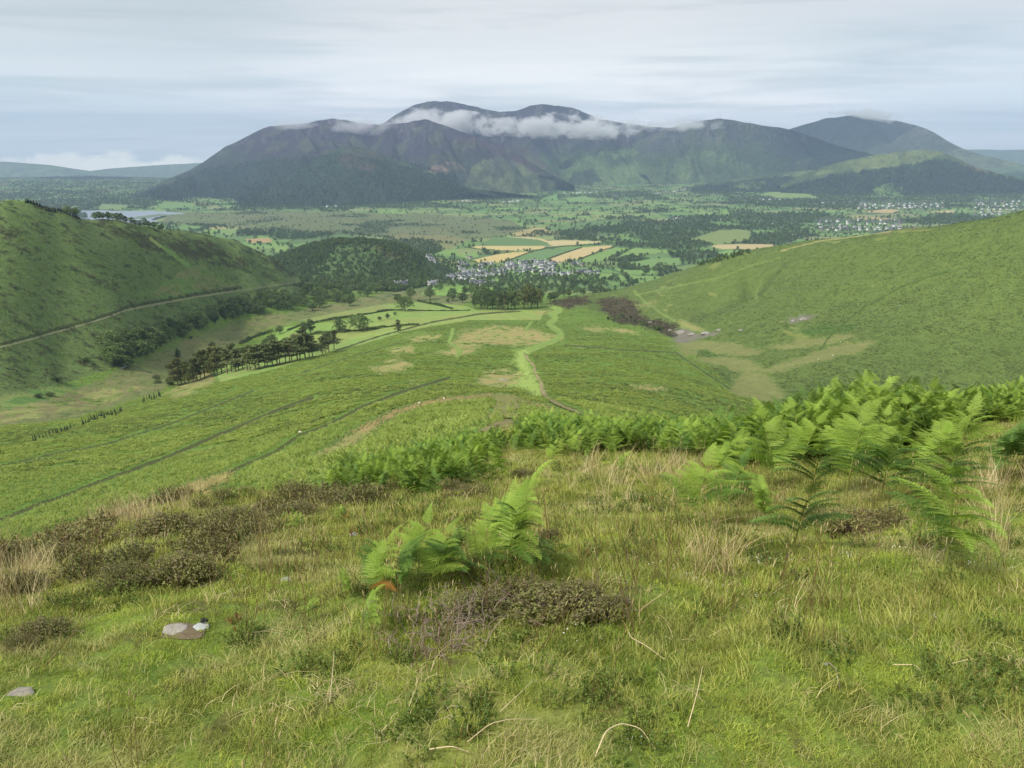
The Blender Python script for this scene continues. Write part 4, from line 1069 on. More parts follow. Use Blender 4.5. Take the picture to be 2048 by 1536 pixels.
# ---- single trees and bushes of the pastures, one by one
SINGLES = [(810,622,30,40,'large round tree alone beside the hedge in the upper pasture',0), (720,662,34,52,'very broad dark round tree in the hedge above the pines',2), (680,665,28,30,'rounded tree just left of the broad dark hedge tree',0),
           (622,668,32,22,'taller of the two slender pale trees in the middle hedge',3), (608,668,26,20,'shorter slender tree beside the pale one in the middle hedge',3), (700,612,22,24,'lone tree by the boundary wall of the far dale pasture',1),
           (640,615,22,30,'broad tree at the foot of the far pasture beside the gill',0), (625,622,18,24,'smaller round tree left of the broad one beside the gill',1), (560,668,18,20,'bushy tree at the left end of the middle hedge',1), (545,690,22,22,'bushy round tree at the lower corner of the hedges',4),
           (532,694,18,20,'grey-green bush tree at the bottom hedge corner',5), (795,606,20,22,'left of two trees above the far pasture',1), (822,598,24,26,'right and larger of two trees above the far pasture',0), (860,600,24,26,'tree right of the far pasture gate',4),
           (905,602,26,26,'dark tree near the clump, standing in a hedge',0), (925,606,22,24,'smaller tree touching the left side of the clump',1), (930,590,20,16,'left tree of the pair in the bright green field below the village',3), (942,590,22,18,'right tree of the pair in the bright green field below the village',0),
           (896,606,10,10,'small round bush tree left of the clump',5), (759,642,10,10,'small tree between the two broad hedgerow trees',1), (775,638,12,10,'slim young tree above the middle hedge',3), (790,632,9,8,'tiny round tree in the open pasture',1),
           (1320,548,24,34,'dense dark tree at the foot of the right hill beside the green field',2), (1292,550,16,20,'round tree left of the dense dark one below the right hill',1), (1340,510,12,14,'lone tree in the middle of the far green field',1)]
for u, v, hp, wp, lab, vi in SINGLES:
    X, Y, Z = (q[0] for q in hit(u, v, 400)); h = px2m(hp, u, v, Y)
    vr = BROAD[vi]; w0 = (13, 11, 14, 9, 12, 10)[vi] / 14
    plant('broadleaf_tree', vr, X, Y, Z, h, lab, 'tree', None, (wp / hp) / w0)
X, Y, Z = (q[0] for q in hit(797, 666, 300)); plant('pine_tree', PINES[4], X, Y, Z, px2m(27, 797, 666, Y), 'lone dark pine standing on the edge of the bracken spur', 'tree', None, 1.25)
# ---- gill woodland along the stream, trees one can tell apart
WOODA = [([(222,735),(262,738),(285,715),(320,700),(360,682),(410,660),(440,650),(430,640),(380,650),(300,668),(215,690)], 52, 330, 20, (9, 15), 'round-crowned tree in the lower gill wood beside the stream', 'trees of the lower gill wood'),
         ([(400,655),(480,636),(540,625),(620,612),(600,598),(560,592),(500,600),(420,622),(380,640)], 62, 500, 17, (9, 14), 'tree in the middle gill wood under the hillside track', 'trees of the middle gill wood'),
         ([(600,600),(640,612),(700,605),(780,585),(760,575),(690,575),(640,570),(610,575)], 50, 700, 14, (10, 16), 'tree in the upper gill wood below the wooded knoll', 'trees of the upper gill wood')]
for poly, n_, ymin, gp, (h0, h1), lab, grp in WOODA:
    for X, Y, Z, u, v in spots(poly, n_, ymin, 2000, gp * .55, 3):
        plant('broadleaf_tree', random.choice(BROAD), X, Y, Z, random.uniform(h0, h1), lab, 'tree', grp, random.uniform(1.1, 1.6))
WOODB = [([(1085,606),(1105,604),(1180,585),(1240,566),(1230,556),(1130,560),(1060,580)], 36, 700, 16, (13, 20), 'dark tree in the wood between the clump and the right hill', 'trees of the wood beyond the spur'),
         ([(930,592),(1000,582),(1090,580),(1130,560),(1060,560),(1000,570),(960,578)], 26, 900, 14, (12, 18), 'tree in the wood between the clump and the village', 'trees of the wood below the village'),
         ([(870,585),(900,578),(930,570),(900,560),(860,575),(830,580)], 16, 900, 13, (10, 15), 'tree at the near edge of the village gardens', 'trees at the near edge of the village')]
for poly, n_, ymin, gp, (h0, h1), lab, grp in WOODB:
    for X, Y, Z, u, v in spots(poly, n_, ymin, 2600, gp * .55, 4):
        plant('broadleaf_tree', random.choice(BROAD), X, Y, Z, random.uniform(h0, h1), lab, 'tree', grp, random.uniform(.9, 1.2))
# ---- trees along the skyline of the left hill
for X, Y, Z, u, v in along([(132,432),(150,436),(180,440),(210,443),(245,449),(285,458),(325,466)], 22, 500, 1.5, 8):
    h = px2m(np.interp(u, [130, 165, 200, 325], [19, 15, 16, 12]), u, v, Y) * random.uniform(.8, 1.2)
    plant('broadleaf_tree', random.choice(BROAD), X * 1.01, Y + 12, float(H(X * 1.01, Y + 12)), h + 1, 'dark tree of the wood on the skyline of the left hill', 'tree', 'trees on the skyline of the left hill', 1.1)
for u, v, hp, lab in ((500,488,9,'small dark thorn on the far crest of the left hill'), (430,471,9,'low dark tree at the bend of the left crest'), (418,470,8,'second low tree at the bend of the left crest'), (44,510,7,'lone thorn bush high on the left hillside'),
                      (110,546,5,'small bush halfway up the left hillside'), (607,552,13,'round dark tree at the foot of the left hill crest'), (590,545,6,'small bush near the end of the left crest'), (98,582,4,'tiny bush above the hillside track')):
    X, Y, Z = (q[0] for q in hit(u, v, 400)); plant('thorn_tree', random.choice(BROAD), X, Y, Z, px2m(hp, u, v, Y), lab, 'tree', None, 1.1)
# ---- shrubs of the dale
SHR = [(112,762,30,11,'wide dark gorse bush on the bank above the dale bottom'), (78,795,26,10,'left gorse bush in the wet dale bottom'), (100,792,24,9,'right gorse bush in the wet dale bottom'), (340,770,22,14,'dark shrub at the lower end of the tree row'), (313,757,17,10,'rounded shrub by the lower tree row'),
       (316,766,16,9,'shrub just below the rounded one near the tree row'), (338,737,18,9,'shrub left of the larches in rough grass'), (388,725,18,11,'bushy shrub behind the larches'), (404,708,17,9,'shrub on the rough slope above the larches'), (424,692,18,9,'highest round shrub on the rough slope'),
       (392,712,12,7,'small pale shrub on the rough slope'), (356,715,14,20,'spindly hawthorn alone in the rough grass'), (382,677,9,6,'small thorn beside the gill wood'), (440,712,24,10,'shrub thicket left of the pasture corner'), (456,704,26,12,'larger shrub thicket at the pasture corner'),
       (170,722,22,9,'scrubby bush on the stream bank'), (215,706,20,10,'bush at the top of the eroded bank'), (187,730,10,5,'low bush by the stream')]
for u, v, wp, hp, lab in SHR:
    X, Y, Z = (q[0] for q in hit(u, v, 300)); h = px2m(hp, u, v, Y)
    plant('shrub', random.choice(SHRUBS), X, Y, Z, h, lab, 'shrub', None, (wp / hp) / 1.7, ('stem', 'foliage'))
# ---- young planted conifers on the slope
for pl, n_ in (([(66,882),(95,872),(125,862),(150,855)], 14), ([(165,848),(190,840),(215,833),(243,826)], 24), ([(285,806),(305,798),(322,792)], 9), ([(0,908),(8,905)], 2)):
    for X, Y, Z, u, v in along(pl, n_, 100, 2.5, 9):
        plant('young_conifer', random.choice(CONIF), X, Y, Z, px2m(random.uniform(8, 15), u, v, Y), 'small dark planted conifer in the broken line across the bracken slope', 'tree', 'young conifers on the bracken slope')
# ---- hedges
def hedge(pl, hgt, wid, label, ymin=300, dens=1.0, seed=0):
    pts = along(pl, max(6, int(len(pl) * 8)), ymin)
    P = np.array([(a, b, c) for a, b, c, *_ in pts])
    d = np.concatenate([[0], np.cumsum(np.hypot(np.diff(P[:, 0]), np.diff(P[:, 1])))])
    r = np.random.default_rng(seed); n_ = int(min(9000, d[-1] * 34 * dens))
    s = r.uniform(0, d[-1], n_)
    hv = hgt * (.55 + .9 * np.clip(vn(s / 7, s * 0 + seed, seed) * .7 + .5, 0, 1))
    c = np.stack([np.interp(s, d, P[:, i]) for i in range(3)], 1)
    a = r.uniform(0, math.pi, n_)
    c[:, 0] += r.normal(0, wid * .3, n_); c[:, 1] += r.normal(0, wid * .3, n_); c[:, 2] += np.sin(a) ** .6 * hv * r.uniform(.3, 1, n_)
    c0 = P[0]; v, f = rquads(c - c0, .75, r, .3)
    o = add('hedge', mesh_np('hedge', v, f, M_SHRUB), None, tuple(c0))
    return tag(o, label, 'hedge', None)
hedge([(548,690),(575,680),(605,672),(640,668),(690,664),(745,660)], 3.5, 3, 'bushy middle hedge below the broad dark tree', seed=1)
hedge([(655,640),(700,634),(740,628),(775,622),(806,620)], 2.4, 2.5, 'long hedge running to the large round tree', seed=2)
hedge([(575,662),(600,652),(650,642),(690,636)], 2.2, 2.5, 'lower continuation of the long hedge toward the gill', seed=3)
hedge([(745,660),(770,655),(800,652),(838,650)], 2.6, 2.5, 'hedge from the broad tree to the edge of the spur', seed=4)
hedge([(815,620),(850,622),(900,622),(940,621)], 1.2, 1.2, 'low hedge and wall from the large round tree to the clump', seed=5)
hedge([(835,603),(850,606),(880,612),(905,618)], 3.0, 3, 'thick hedge left of the clump', seed=6)
hedge([(480,688),(505,676),(530,668),(545,664)], 4.0, 4, 'thorn thicket at the left corner of the pastures', seed=7)
hedge([(505,702),(525,698),(545,690)], 4.0, 4, 'thicket below the left corner of the pastures', seed=8)
hedge([(893,592),(905,593),(915,593)], 1.8, 2, 'short dark hedge in the bright field below the village', seed=9)
for k, (pl, lab) in enumerate(((z4((580,636),(700,600),(840,545),(930,528)), 'hedge between the near wheat field and the long green field'), (z4((960,612),(1100,560),(1240,515)), 'hedge between the long green field and the right wheat field'),
                ((z4((1220,612),(1320,575),(1420,535),(1500,515))), 'hedge on the right side of the right wheat field'), (z4((1480,592),(1570,555),(1650,520)), 'hedge with small trees between the two bright green fields'),
                (z4((930,525),(1100,505),(1240,497),(1420,480)), 'dark hedge between the upper and the right wheat fields'), (z4((330,520),(560,540),(690,545)), 'hedge of bushes above the near wheat field'),
                (z4((1500,610),(1640,610),(1780,600)), 'road hedge below the bright green fields'), (z4((1590,640),(1700,620),(1800,604)), 'hedge left of the farthest green field'))):
    hedge(pl, 4, 4, lab, 1500, .6, 20 + k)
# ---- the countless trees of the valley and the knoll
far_protos = [whole('far_tree_a', broadleaf, M_LEAF, M_BARK, seed=301, h=11, wd=11, nleaf=150, lsize=1.9, low=0, lobes=8), whole('far_tree_b', broadleaf, M_LEAF, M_BARK, seed=302, h=10, wd=12, nleaf=150, lsize=1.9, low=0, lobes=8),
              whole('far_tree_c', broadleaf, M_LEAF, M_BARK, seed=303, h=12, wd=9, nleaf=140, lsize=1.8, low=0, lobes=7), whole('far_tree_d', spruce, M_CONIF, M_BARK, seed=304, h=14, wd=5, nleaf=90, lsize=1.9)]
for o in far_protos: o.data.materials[1] = o.data.materials[1]
P_, Sc, Ix = [], [], []
N = 330000
a = rng.uniform(-.78, .78, N); Y = np.exp(rng.uniform(math.log(1450), math.log(8600), N)); X = a * (Y + Y0)
zo, rg, wd_, _, fl_ = zone_at(X, Y)
hid, gap = vor(X, Y)
edge = vor(X + 37, Y + 11, seed=900)[0]
tone = fbm(X / 300, Y / 300, 3, 70)
dens = np.zeros(N)
dens = np.where((gap < 4.0) & (edge < .8), .42 * (1 + .8 * tone), dens)
dens = np.where(fl_ > 0, 0.0, dens)
marsh = inside([(330,425),(500,422),(700,424),(900,430),(1020,440),(1060,458),(1000,474),(900,484),(800,478),(700,468),(560,462),(440,452),(330,447)], *pixel(X, Y, H(X, Y)))
dens = np.where(marsh, .02 + .08 * smoothstep(fbm(X / 90, Y / 50, 3, 71), .25, .45), dens + .012 * (fl_ == 0))
dens = np.maximum(dens, wd_ * np.where(Y < 2600, .42, .34))
dens *= np.clip((Y / 3000) ** .35, .8, 1.3)
lakepx = inside([(40,424),(380,420),(390,432),(330,446),(40,450)], *pixel(X, Y, H(X, Y)))
dens = np.where((rg == 5) & ~lakepx, dens, 0)
knoll = rg == 4
pk = pixel(X, Y, H(X, Y))
openk = inside(OPENK, pk[0] + 10 * fbm(X / 30, Y / 30, 2, 72), pk[1] + 6 * fbm(X / 30, Y / 30, 2, 73))
dens = np.where(knoll, np.where(openk, .3, .85), dens)
vill = inside([(850,512),(940,520),(1110,525),(1200,525),(1200,560),(1100,560),(960,575),(900,570),(850,540)], *pk)
dens = np.where(vill, .13, dens)
town = inside([(1630,436),(1810,436),(1810,470),(1630,470)], *pk) | inside([(1715,402),(1890,402),(1890,420),(1715,420)], *pk) | inside([(1945,398),(2100,398),(2100,425),(1945,435)], *pk)
dens = np.where(town, .06, dens)
keep = rng.random(N) < dens
X, Y, knoll, vill, marsh = X[keep], Y[keep], knoll[keep], vill[keep], marsh[keep]
print('valley trees', len(X))
sc = rng.uniform(.55, 1.15, len(X)) * np.where(knoll, .72, 1) * np.where(marsh, .6, 1) * np.where(vill, .75, 1)
tree_pts = np.stack([X, Y, H(X, Y)], 1)
# the foot of the fells and the wooded part of the hill beyond the crest on the right
ix = rng.choice(4, len(X), p=(.38, .32, .24, .06))
# skyline plantation behind the left crest and the spinney on the right crest
ex = []
for X2, Y2, Z2, u, v in along([(20,411),(60,415),(100,421),(132,428)], 44, 500, .6, 12): ex.append((X2, Y2 + 25, H(X2, Y2 + 25), .36, 3))
for X2, Y2, Z2, u, v in spots([(1395,532),(1430,510),(1480,502),(1500,506),(1440,524)], 70, 700, 2500, 2.5, 13): ex.append((X2, Y2, Z2, .42, rng.integers(0, 3)))
for X2, Y2, Z2, u, v in spots([(1210,640),(1250,630),(1290,650),(1330,664),(1340,672),(1290,655),(1240,648)], 16, 800, 2500, 4, 14): ex.append((X2, Y2, Z2, .42, rng.integers(0, 3)))
for X2, Y2, Z2, u, v in spots([(600,560),(640,556),(700,575),(640,580),(600,575)], 40, 1000, 2500, 4, 15): ex.append((X2, Y2, Z2, .7, rng.integers(0, 3)))
for X2, Y2, Z2, u, v in along([(1185,532),(1210,530),(1240,531),(1270,533)], 16, 1500, 1, 16): ex.append((X2, Y2, Z2, rng.uniform(.8, 1.5), 3))
ex = np.array([[float(np.ravel(q)[0]) for q in e] for e in ex])
tree_pts = np.concatenate([tree_pts, ex[:, :3]]); sc = np.concatenate([sc, ex[:, 3]]); ix = np.concatenate([ix, ex[:, 4].astype(int)])
rot = np.zeros((len(tree_pts), 3)); rot[:, 2] = rng.uniform(0, 6.28, len(tree_pts))
scatter('far_woodland', tree_pts, rot, sc, ix, far_protos, 'countless hedgerow and woodland trees spread over the valley floor and knoll')
# conifer forest on the lower fells
pool = np.concatenate([np.stack(f, -1) for f in FOREST]); 
k = rng.choice(len(pool), min(20000, len(pool)), replace=False); fp = pool[k] + rng.normal(0, 6, (len(k), 3)) * np.array([1.2, 1.2, 0])
con_protos = [whole('far_conifer_a', spruce, M_CONIF, M_BARK, seed=311, h=15, wd=6.5, nleaf=70, lsize=3.0), whole('far_conifer_b', broadleaf, M_LEAF, M_BARK, seed=312, h=11, wd=11, nleaf=90, lsize=2.4, low=0, lobes=7)]
fsc = np.clip(rng.normal(.95, .25, len(k)), .4, 1.7); fr_ = np.zeros((len(k), 3)); fr_[:, 2] = rng.uniform(0, 6.28, len(k))
scatter('far_forest', fp, fr_, fsc, (rng.random(len(k)) < .22).astype(int), con_protos, 'dark conifer forest covering the lower slopes of the far fells')
# ------------------------------------------------------------------ houses
M_WHITE = plain_mat('white_render', S(242,241,238), .8, .6, .25); M_CREAM = plain_mat('cream_render', S(196,186,166), .8, .6, .25); M_STONE = plain_mat('grey_stone', S(132,126,118), .9, .8, .4)
M_SLATE = plain_mat('slate', S(88,90,96), .6, 1.2, .4); M_SLATE2 = plain_mat('pale_slate', S(132,132,136), .55, 1.2, .35); M_PANE = plain_mat('dark_window_glass', S(52,58,66), .15, spec=.6)
def gable(L, D, E, Rh, over=.35):
    """walls (with gables) and roof of a house L long, D deep, E to the eaves, Rh more to the ridge"""
    x, y = L / 2, D / 2
    wv = [(-x,-y,-2),(x,-y,-2),(x,y,-2),(-x,y,-2),(-x,-y,E),(x,-y,E),(x,y,E),(-x,y,E),(-x,0,E+Rh),(x,0,E+Rh)]
    wf = [(0,1,5,4),(1,2,6,5),(2,3,7,6),(3,0,4,7)]; wt = [(5,6,9),(7,4,8)]
    o = over; sl = Rh / y; t = .25
    z0 = E - o * sl
    rv = [(-x-o,-y-o,z0),(x+o,-y-o,z0),(x+o,0,E+Rh),(-x-o,0,E+Rh),(x+o,y+o,z0),(-x-o,y+o,z0)]
    rv = [(a, b, c + .03) for a, b, c in rv] + [(a, b, c + t) for a, b, c in rv]
    rf = [(6,7,8,9),(9,8,10,11),(0,3,2,1),(3,5,4,2),(0,1,7,6),(4,5,11,10),(1,2,8,7),(2,4,10,8),(3,0,6,9),(5,3,9,11)]
    return (wv, wf, wt), (rv, rf)
def boxes(bs):
    V, Fc = [], []
    for (x0, x1, y0, y1, z0, z1) in bs:
        o = len(V); V += [(x0,y0,z0),(x1,y0,z0),(x1,y1,z0),(x0,y1,z0),(x0,y0,z1),(x1,y0,z1),(x1,y1,z1),(x0,y1,z1)]
        Fc += [(o+3,o+2,o+1,o),(o+4,o+5,o+6,o+7),(o,o+1,o+5,o+4),(o+1,o+2,o+6,o+5),(o+2,o+3,o+7,o+6),(o+3,o,o+4,o+7)]
    return np.array(V, float), np.array(Fc)
def house_kit(L, D, E, Rh, wm, rm_, nch):
    (wv, wf, wt), (rv, rf) = gable(L, D, E, Rh)
    kit = {'wall': mesh_np('house_wall', wv, [wf, wt], wm), 'roof': mesh_np('house_roof', rv, np.array(rf), rm_)}
    cx = np.linspace(-L / 2 + .6, L / 2 - .6, nch)
    kit['chimney'] = [mesh_np('house_chimney', *boxes([(c - .45, c + .45, -.4, .4, E + Rh - .9, E + Rh + 1.1), (c - .55, c + .55, -.5, .5, E + Rh + 1.1, E + Rh + 1.25), (c - .3, c - .05, -.15, .15, E + Rh + 1.25, E + Rh + 1.6), (c + .08, c + .33, -.15, .15, E + Rh + 1.25, E + Rh + 1.6)]), wm) for c in cx]
    nb = max(2, int(L / 3.4)); kit['window'] = []
    for fl in (1.0, 3.6) if E > 4.5 else (1.0,):
        for i in range(nb):
            c = -L / 2 + L * (i + .5) / nb
            kit['window'].append(mesh_np('house_window', *boxes([(c - .55, c + .55, -D / 2 - .04, -D / 2 + .1, fl, fl + 1.25)]), M_PANE))
    return kit
KITS = [house_kit(11, 7.5, 5.0, 3.2, M_WHITE, M_SLATE, 2), house_kit(9, 7, 4.9, 3.0, M_CREAM, M_SLATE, 1), house_kit(13, 8, 3.0, 3.2, M_WHITE, M_SLATE2, 1), house_kit(22, 7.5, 5.2, 3.0, M_WHITE, M_SLATE, 3), house_kit(12, 8, 5.2, 3.4, M_STONE, M_SLATE, 2), house_kit(10, 8, 4.8, 3.4, M_WHITE, M_SLATE2, 1)]
KDESC = ['white rendered house with two chimneys', 'cream house with one chimney', 'white bungalow under a pale slate roof', 'long white terrace under one slate roof', 'grey stone house with two chimneys', 'white house under a pale slate roof']
def house(k, X, Y, Z, rz, where, grp, parts=True, s=1.0):
    kit = KITS[k]
    e = bpy.data.objects.new('house', None); COL.objects.link(e); e.location = (X, Y, Z); e.rotation_euler = (0, 0, rz); e.scale = (s,) * 3
    tag(e, KDESC[k] + ' ' + where, 'house', KDESC[k].split(' with')[0].split(' under')[0] + 's ' + grp)
    for nm, m in kit.items():
        if nm in ('window',) and not parts: continue
        if nm == 'chimney' and not parts: continue
        for me in (m if isinstance(m, list) else [m]):
            o = bpy.data.objects.new(nm, me); o.parent = e; COL.objects.link(o)
ROWS = [(900,556,935,551,5,0),(905,562,925,560,3,0),(928,546,960,542,4,.2),(936,552,972,549,5,.1),(934,560,966,557,4,0),(944,567,960,566,2,.3),(968,546,1000,541,3,.05),(972,552,1010,549,5,.1),(960,573,984,570,3,.2),
        (1000,543,1030,536,5,.15),(1012,537,1050,531,5,.15),(1040,527,1068,524,4,.1),(1036,546,1062,541,4,.2),(1050,536,1085,531,5,.1),(1065,545,1108,540,6,.1),(1080,537,1108,532,5,.05),(1072,526,1100,528,4,.4),(1090,552,1110,549,3,.1),(1100,530,1120,528,3,.1),
        (1122,552,1138,548,3,.3),(1148,548,1158,545,2,.1),(1162,546,1172,545,2,.2),(1178,548,1194,547,3,.2),(1146,531,1155,529,2,.1),(920,527,934,532,3,.5),(918,538,930,542,2,.2),(857,517,866,524,3,.5),(962,533,968,530,2,.2),(975,530,984,529,2,.1),(1015,531,1024,530,2,.1),
        (860,572,880,568,4,.2),(802,572,806,571,1,.2),(1165,532,1172,531,1,.3),(935,516,942,518,2,.4)]
random.seed(11)
nh = 0
for u0, v0, u1, v1, n_, tw in ROWS:
    for X, Y, Z, u, v in along([(u0, v0), (u1, v1)], n_, 1300, .8, int(u0)) if n_ > 1 else along([(u0, v0), (u0 + 1, v0)], 1, 1300):
        k = random.choices(range(6), (5, 2, 2, 2, 2, 4))[0]
        house(k, X, Y, Z, random.uniform(-.25, .25) + random.choice((0, 0, 1.57)) * (random.random() < .3) + tw, 'in the village below the wheat fields', 'in the village', True, random.uniform(1.05, 1.3)); nh += 1
FARROWS = [((1640,1800),(444,450,456,461),13,'in the estate above the right hill','in the housing estate'), ((1720,1885),(409,413,417),16,'in the long strip at the town edge','at the town edge'),
           ((1955,2060),(405,410,415,420),10,'in the town centre at the far right','in the town centre'), ((1952,2000),(427,431),5,'in the group on the town road','on the town road')]
for (ua, ub), vs, n_, wh, gr in FARROWS:
    for v0 in vs:
        for X, Y, Z, u, v in along([(ua + random.uniform(-4, 4), v0), (ub, v0 - 2)], n_, 1500, 1.2, int(ua + v0)):
            house(random.choice((0, 1, 2, 4, 5, 5)), X, Y, Z, random.uniform(-.5, .5), wh, gr, False, random.uniform(1.05, 1.45)); nh += 1
for u0, v0, u1, v1, n_, wh, gr in ((1130,387,1192,386,9,'in the hamlet under the fells','in the hamlet under the fells'),(1312,388,1368,380,9,'on the rise under the right fells','on the rise under the fells'),(1370,379,1412,377,5,'at the upper village end under the fells','at the upper end under the fells'),(1520,401,1570,399,6,'among trees right of the far green fields','among the far trees'),
                             (1645,407,1700,406,5,'at the large buildings outside the town','outside the town'),(924,403,950,401,4,'on the road under the wooded hill','on the wooded hill road'),(1008,404,1036,403,4,'by the road under the fells','by the road under the fells'),(655,414,672,414,3,'at the farm below the forest','at the farm below the forest'),
                             (1336,440,1362,438,4,'in the white farm amid the valley trees','in the white valley farm'),(1440,441,1450,441,1,'standing alone amid the valley woods','alone in the valley'),(1535,451,1545,450,2,'beside the main road in the valley','beside the main road'),(1490,402,1500,401,1,'at the edge of the far meadows','by the far meadows')):
    for X, Y, Z, u, v in along([(u0, v0), (u1, v1)], max(n_, 2), 1500, .8, int(u0))[:n_]:
        house(random.choice((0, 2, 5, 5)), X, Y, Z, random.uniform(-.4, .4), wh, gr, False, random.uniform(1.1, 1.6)); nh += 1
print('houses', nh)
# ------------------------------------------------------------------ paths, drawn over the turf
def path(name, pl, w0, w1, c, ymin, lift=.12, seed=0, rag=.35, n=None):
    n = n or max(20, len(pl) * 10)
    pts = np.array([(a, b) for a, b, *_ in along(pl, n, ymin)])
    s = np.linspace(0, 1, 4 * len(pts)); t0 = np.linspace(0, 1, len(pts))
    x = np.interp(s, t0, pts[:, 0]); y = np.interp(s, t0, pts[:, 1])
    k = np.ones(5) / 5
    x[2:-2] = np.convolve(x, k, 'valid'); y[2:-2] = np.convolve(y, k, 'valid')
    tx, ty = np.gradient(x), np.gradient(y); l = np.hypot(tx, ty) + 1e-9
    nx, ny = -ty / l, tx / l
    w = (w0 + (w1 - w0) * s) * .5
    L = np.cumsum(l)
    V = []
    for sd in (-1, -.5, 0, .5, 1):
        ww = w * sd * (1 + rag * fbm(L / (w0 * 1.6), L * 0 + sd * 3, 3, seed))
        X = x + nx * ww; Y = y + ny * ww
        V.append(np.stack([X, Y, H(X, Y) + lift], 1))
    V = np.stack(V, 1); m_ = len(x)
    ids = np.arange(m_ * 5).reshape(m_, 5)
    f = np.stack([ids[:-1, :-1], ids[:-1, 1:], ids[1:, 1:], ids[1:, :-1]], -1).reshape(-1, 4)
    col = np.ones((m_ * 5, 4)); col[:, :3] = S(*c, KD)
    tag(add(name, mesh_np(name, V.reshape(-1, 3), f, GM, True, attrs={'Col': ('FLOAT_COLOR', col), 'tuft': ('FLOAT', np.full(m_ * 5, .1))})), kind='structure')
path('grass_path', [(1058,700),(1085,690),(1105,682),(1122,672),(1120,664),(1105,655),(1098,648),(1108,640),(1110,634),(1102,628),(1120,622),(1118,616),(1100,612)], 5.5, 6.5, (128,154,76), 150, seed=3, rag=.7)
path('footpath', [(1050,708),(1055,718),(1065,728),(1070,735),(1068,742),(1075,755),(1082,765),(1084,778),(1088,790)], 1.7, 1.5, (152,144,102), 100, .18, 4)
path('footpath', [(1088,790),(1100,800),(1120,812),(1150,824),(1172,832)], 1.2, 1.0, (128,124,84), 60, .15, 5)
path('grass_path', [(1000,792),(1012,800),(1015,812),(1005,825),(1010,838),(1030,842)], 4.0, 2.4, (128,130,78), 60, .1, 6)
path('footpath', [(1030,842),(1010,850),(992,862),(975,870),(960,880)], 1.4, 1.0, (128,122,84), 16, .08, 7)
path('stony_track', TRACK, 1.3, 1.1, (138,140,104), 440, .2, 8)
path('stony_track', [(480,581),(520,575),(570,568),(612,563)], 2.0, 1.6, (112,122,84), 440, .2, 9)
path('grass_path', [(905,658),(904,670),(898,684),(910,694),(920,702),(914,715)], 3.4, 3.0, (128,152,74), 200, .15, 10)
path('grass_path', [(1062,645),(1055,655),(1050,662)], 3, 2.4, (128,152,74), 200, .15, 11)
path('valley_road', [(1578,467),(1590,470),(1602,476)], 16, 12, (168,168,170), 1500, .8, 12, .05)
path('valley_road', [(1440,392),(1420,388),(1400,383)], 12, 9, (150,150,146), 1500, .8, 13, .05)
# stream glimpsed at the lower end of the gill wood
def stream():
    pts = np.array([(a, b) for a, b, *_ in along([(242,738),(250,734),(256,730)], 14, 400)])
    V = []
    for sd in (-1.6, 1.6): V.append(np.stack([pts[:, 0] + sd, pts[:, 1], H(pts[:, 0], pts[:, 1]) + .5], 1))
    V = np.stack(V, 1); ids = np.arange(len(pts) * 2).reshape(-1, 2)
    f = np.stack([ids[:-1, 0], ids[:-1, 1], ids[1:, 1], ids[1:, 0]], -1)
    m = plain_mat('stream_water', S(206,210,210), .2, 1.2, .8, .6)
    tag(add('stream', mesh_np('stream', V.reshape(-1, 3), f, m, True)), kind='structure')
stream()
# ------------------------------------------------------------------ bracken
M_FERN = leaf_mat('bracken_leaf', S(128,158,58), S(158,182,80), .24, .35, noise=.35, nscale=2.5)
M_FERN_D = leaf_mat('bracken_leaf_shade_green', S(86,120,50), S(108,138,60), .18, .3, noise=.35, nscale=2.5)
M_FERN_B = leaf_mat('bracken_brown_leaf', S(176,120,52), S(150,110,56), .2, .3)
M_STALK = plain_mat('bracken_stalk', S(126,138,62), .6, 8., .4)
M_FERN_M = leaf_mat('bracken_far_leaf', S(142,162,74), S(166,178,94), .26, .35, noise=.3, nscale=.8)
M_FERN_L = leaf_mat('bracken_far_dull_leaf', S(104,122,64), S(118,131,72), .12, .25, noise=.3, nscale=.5)

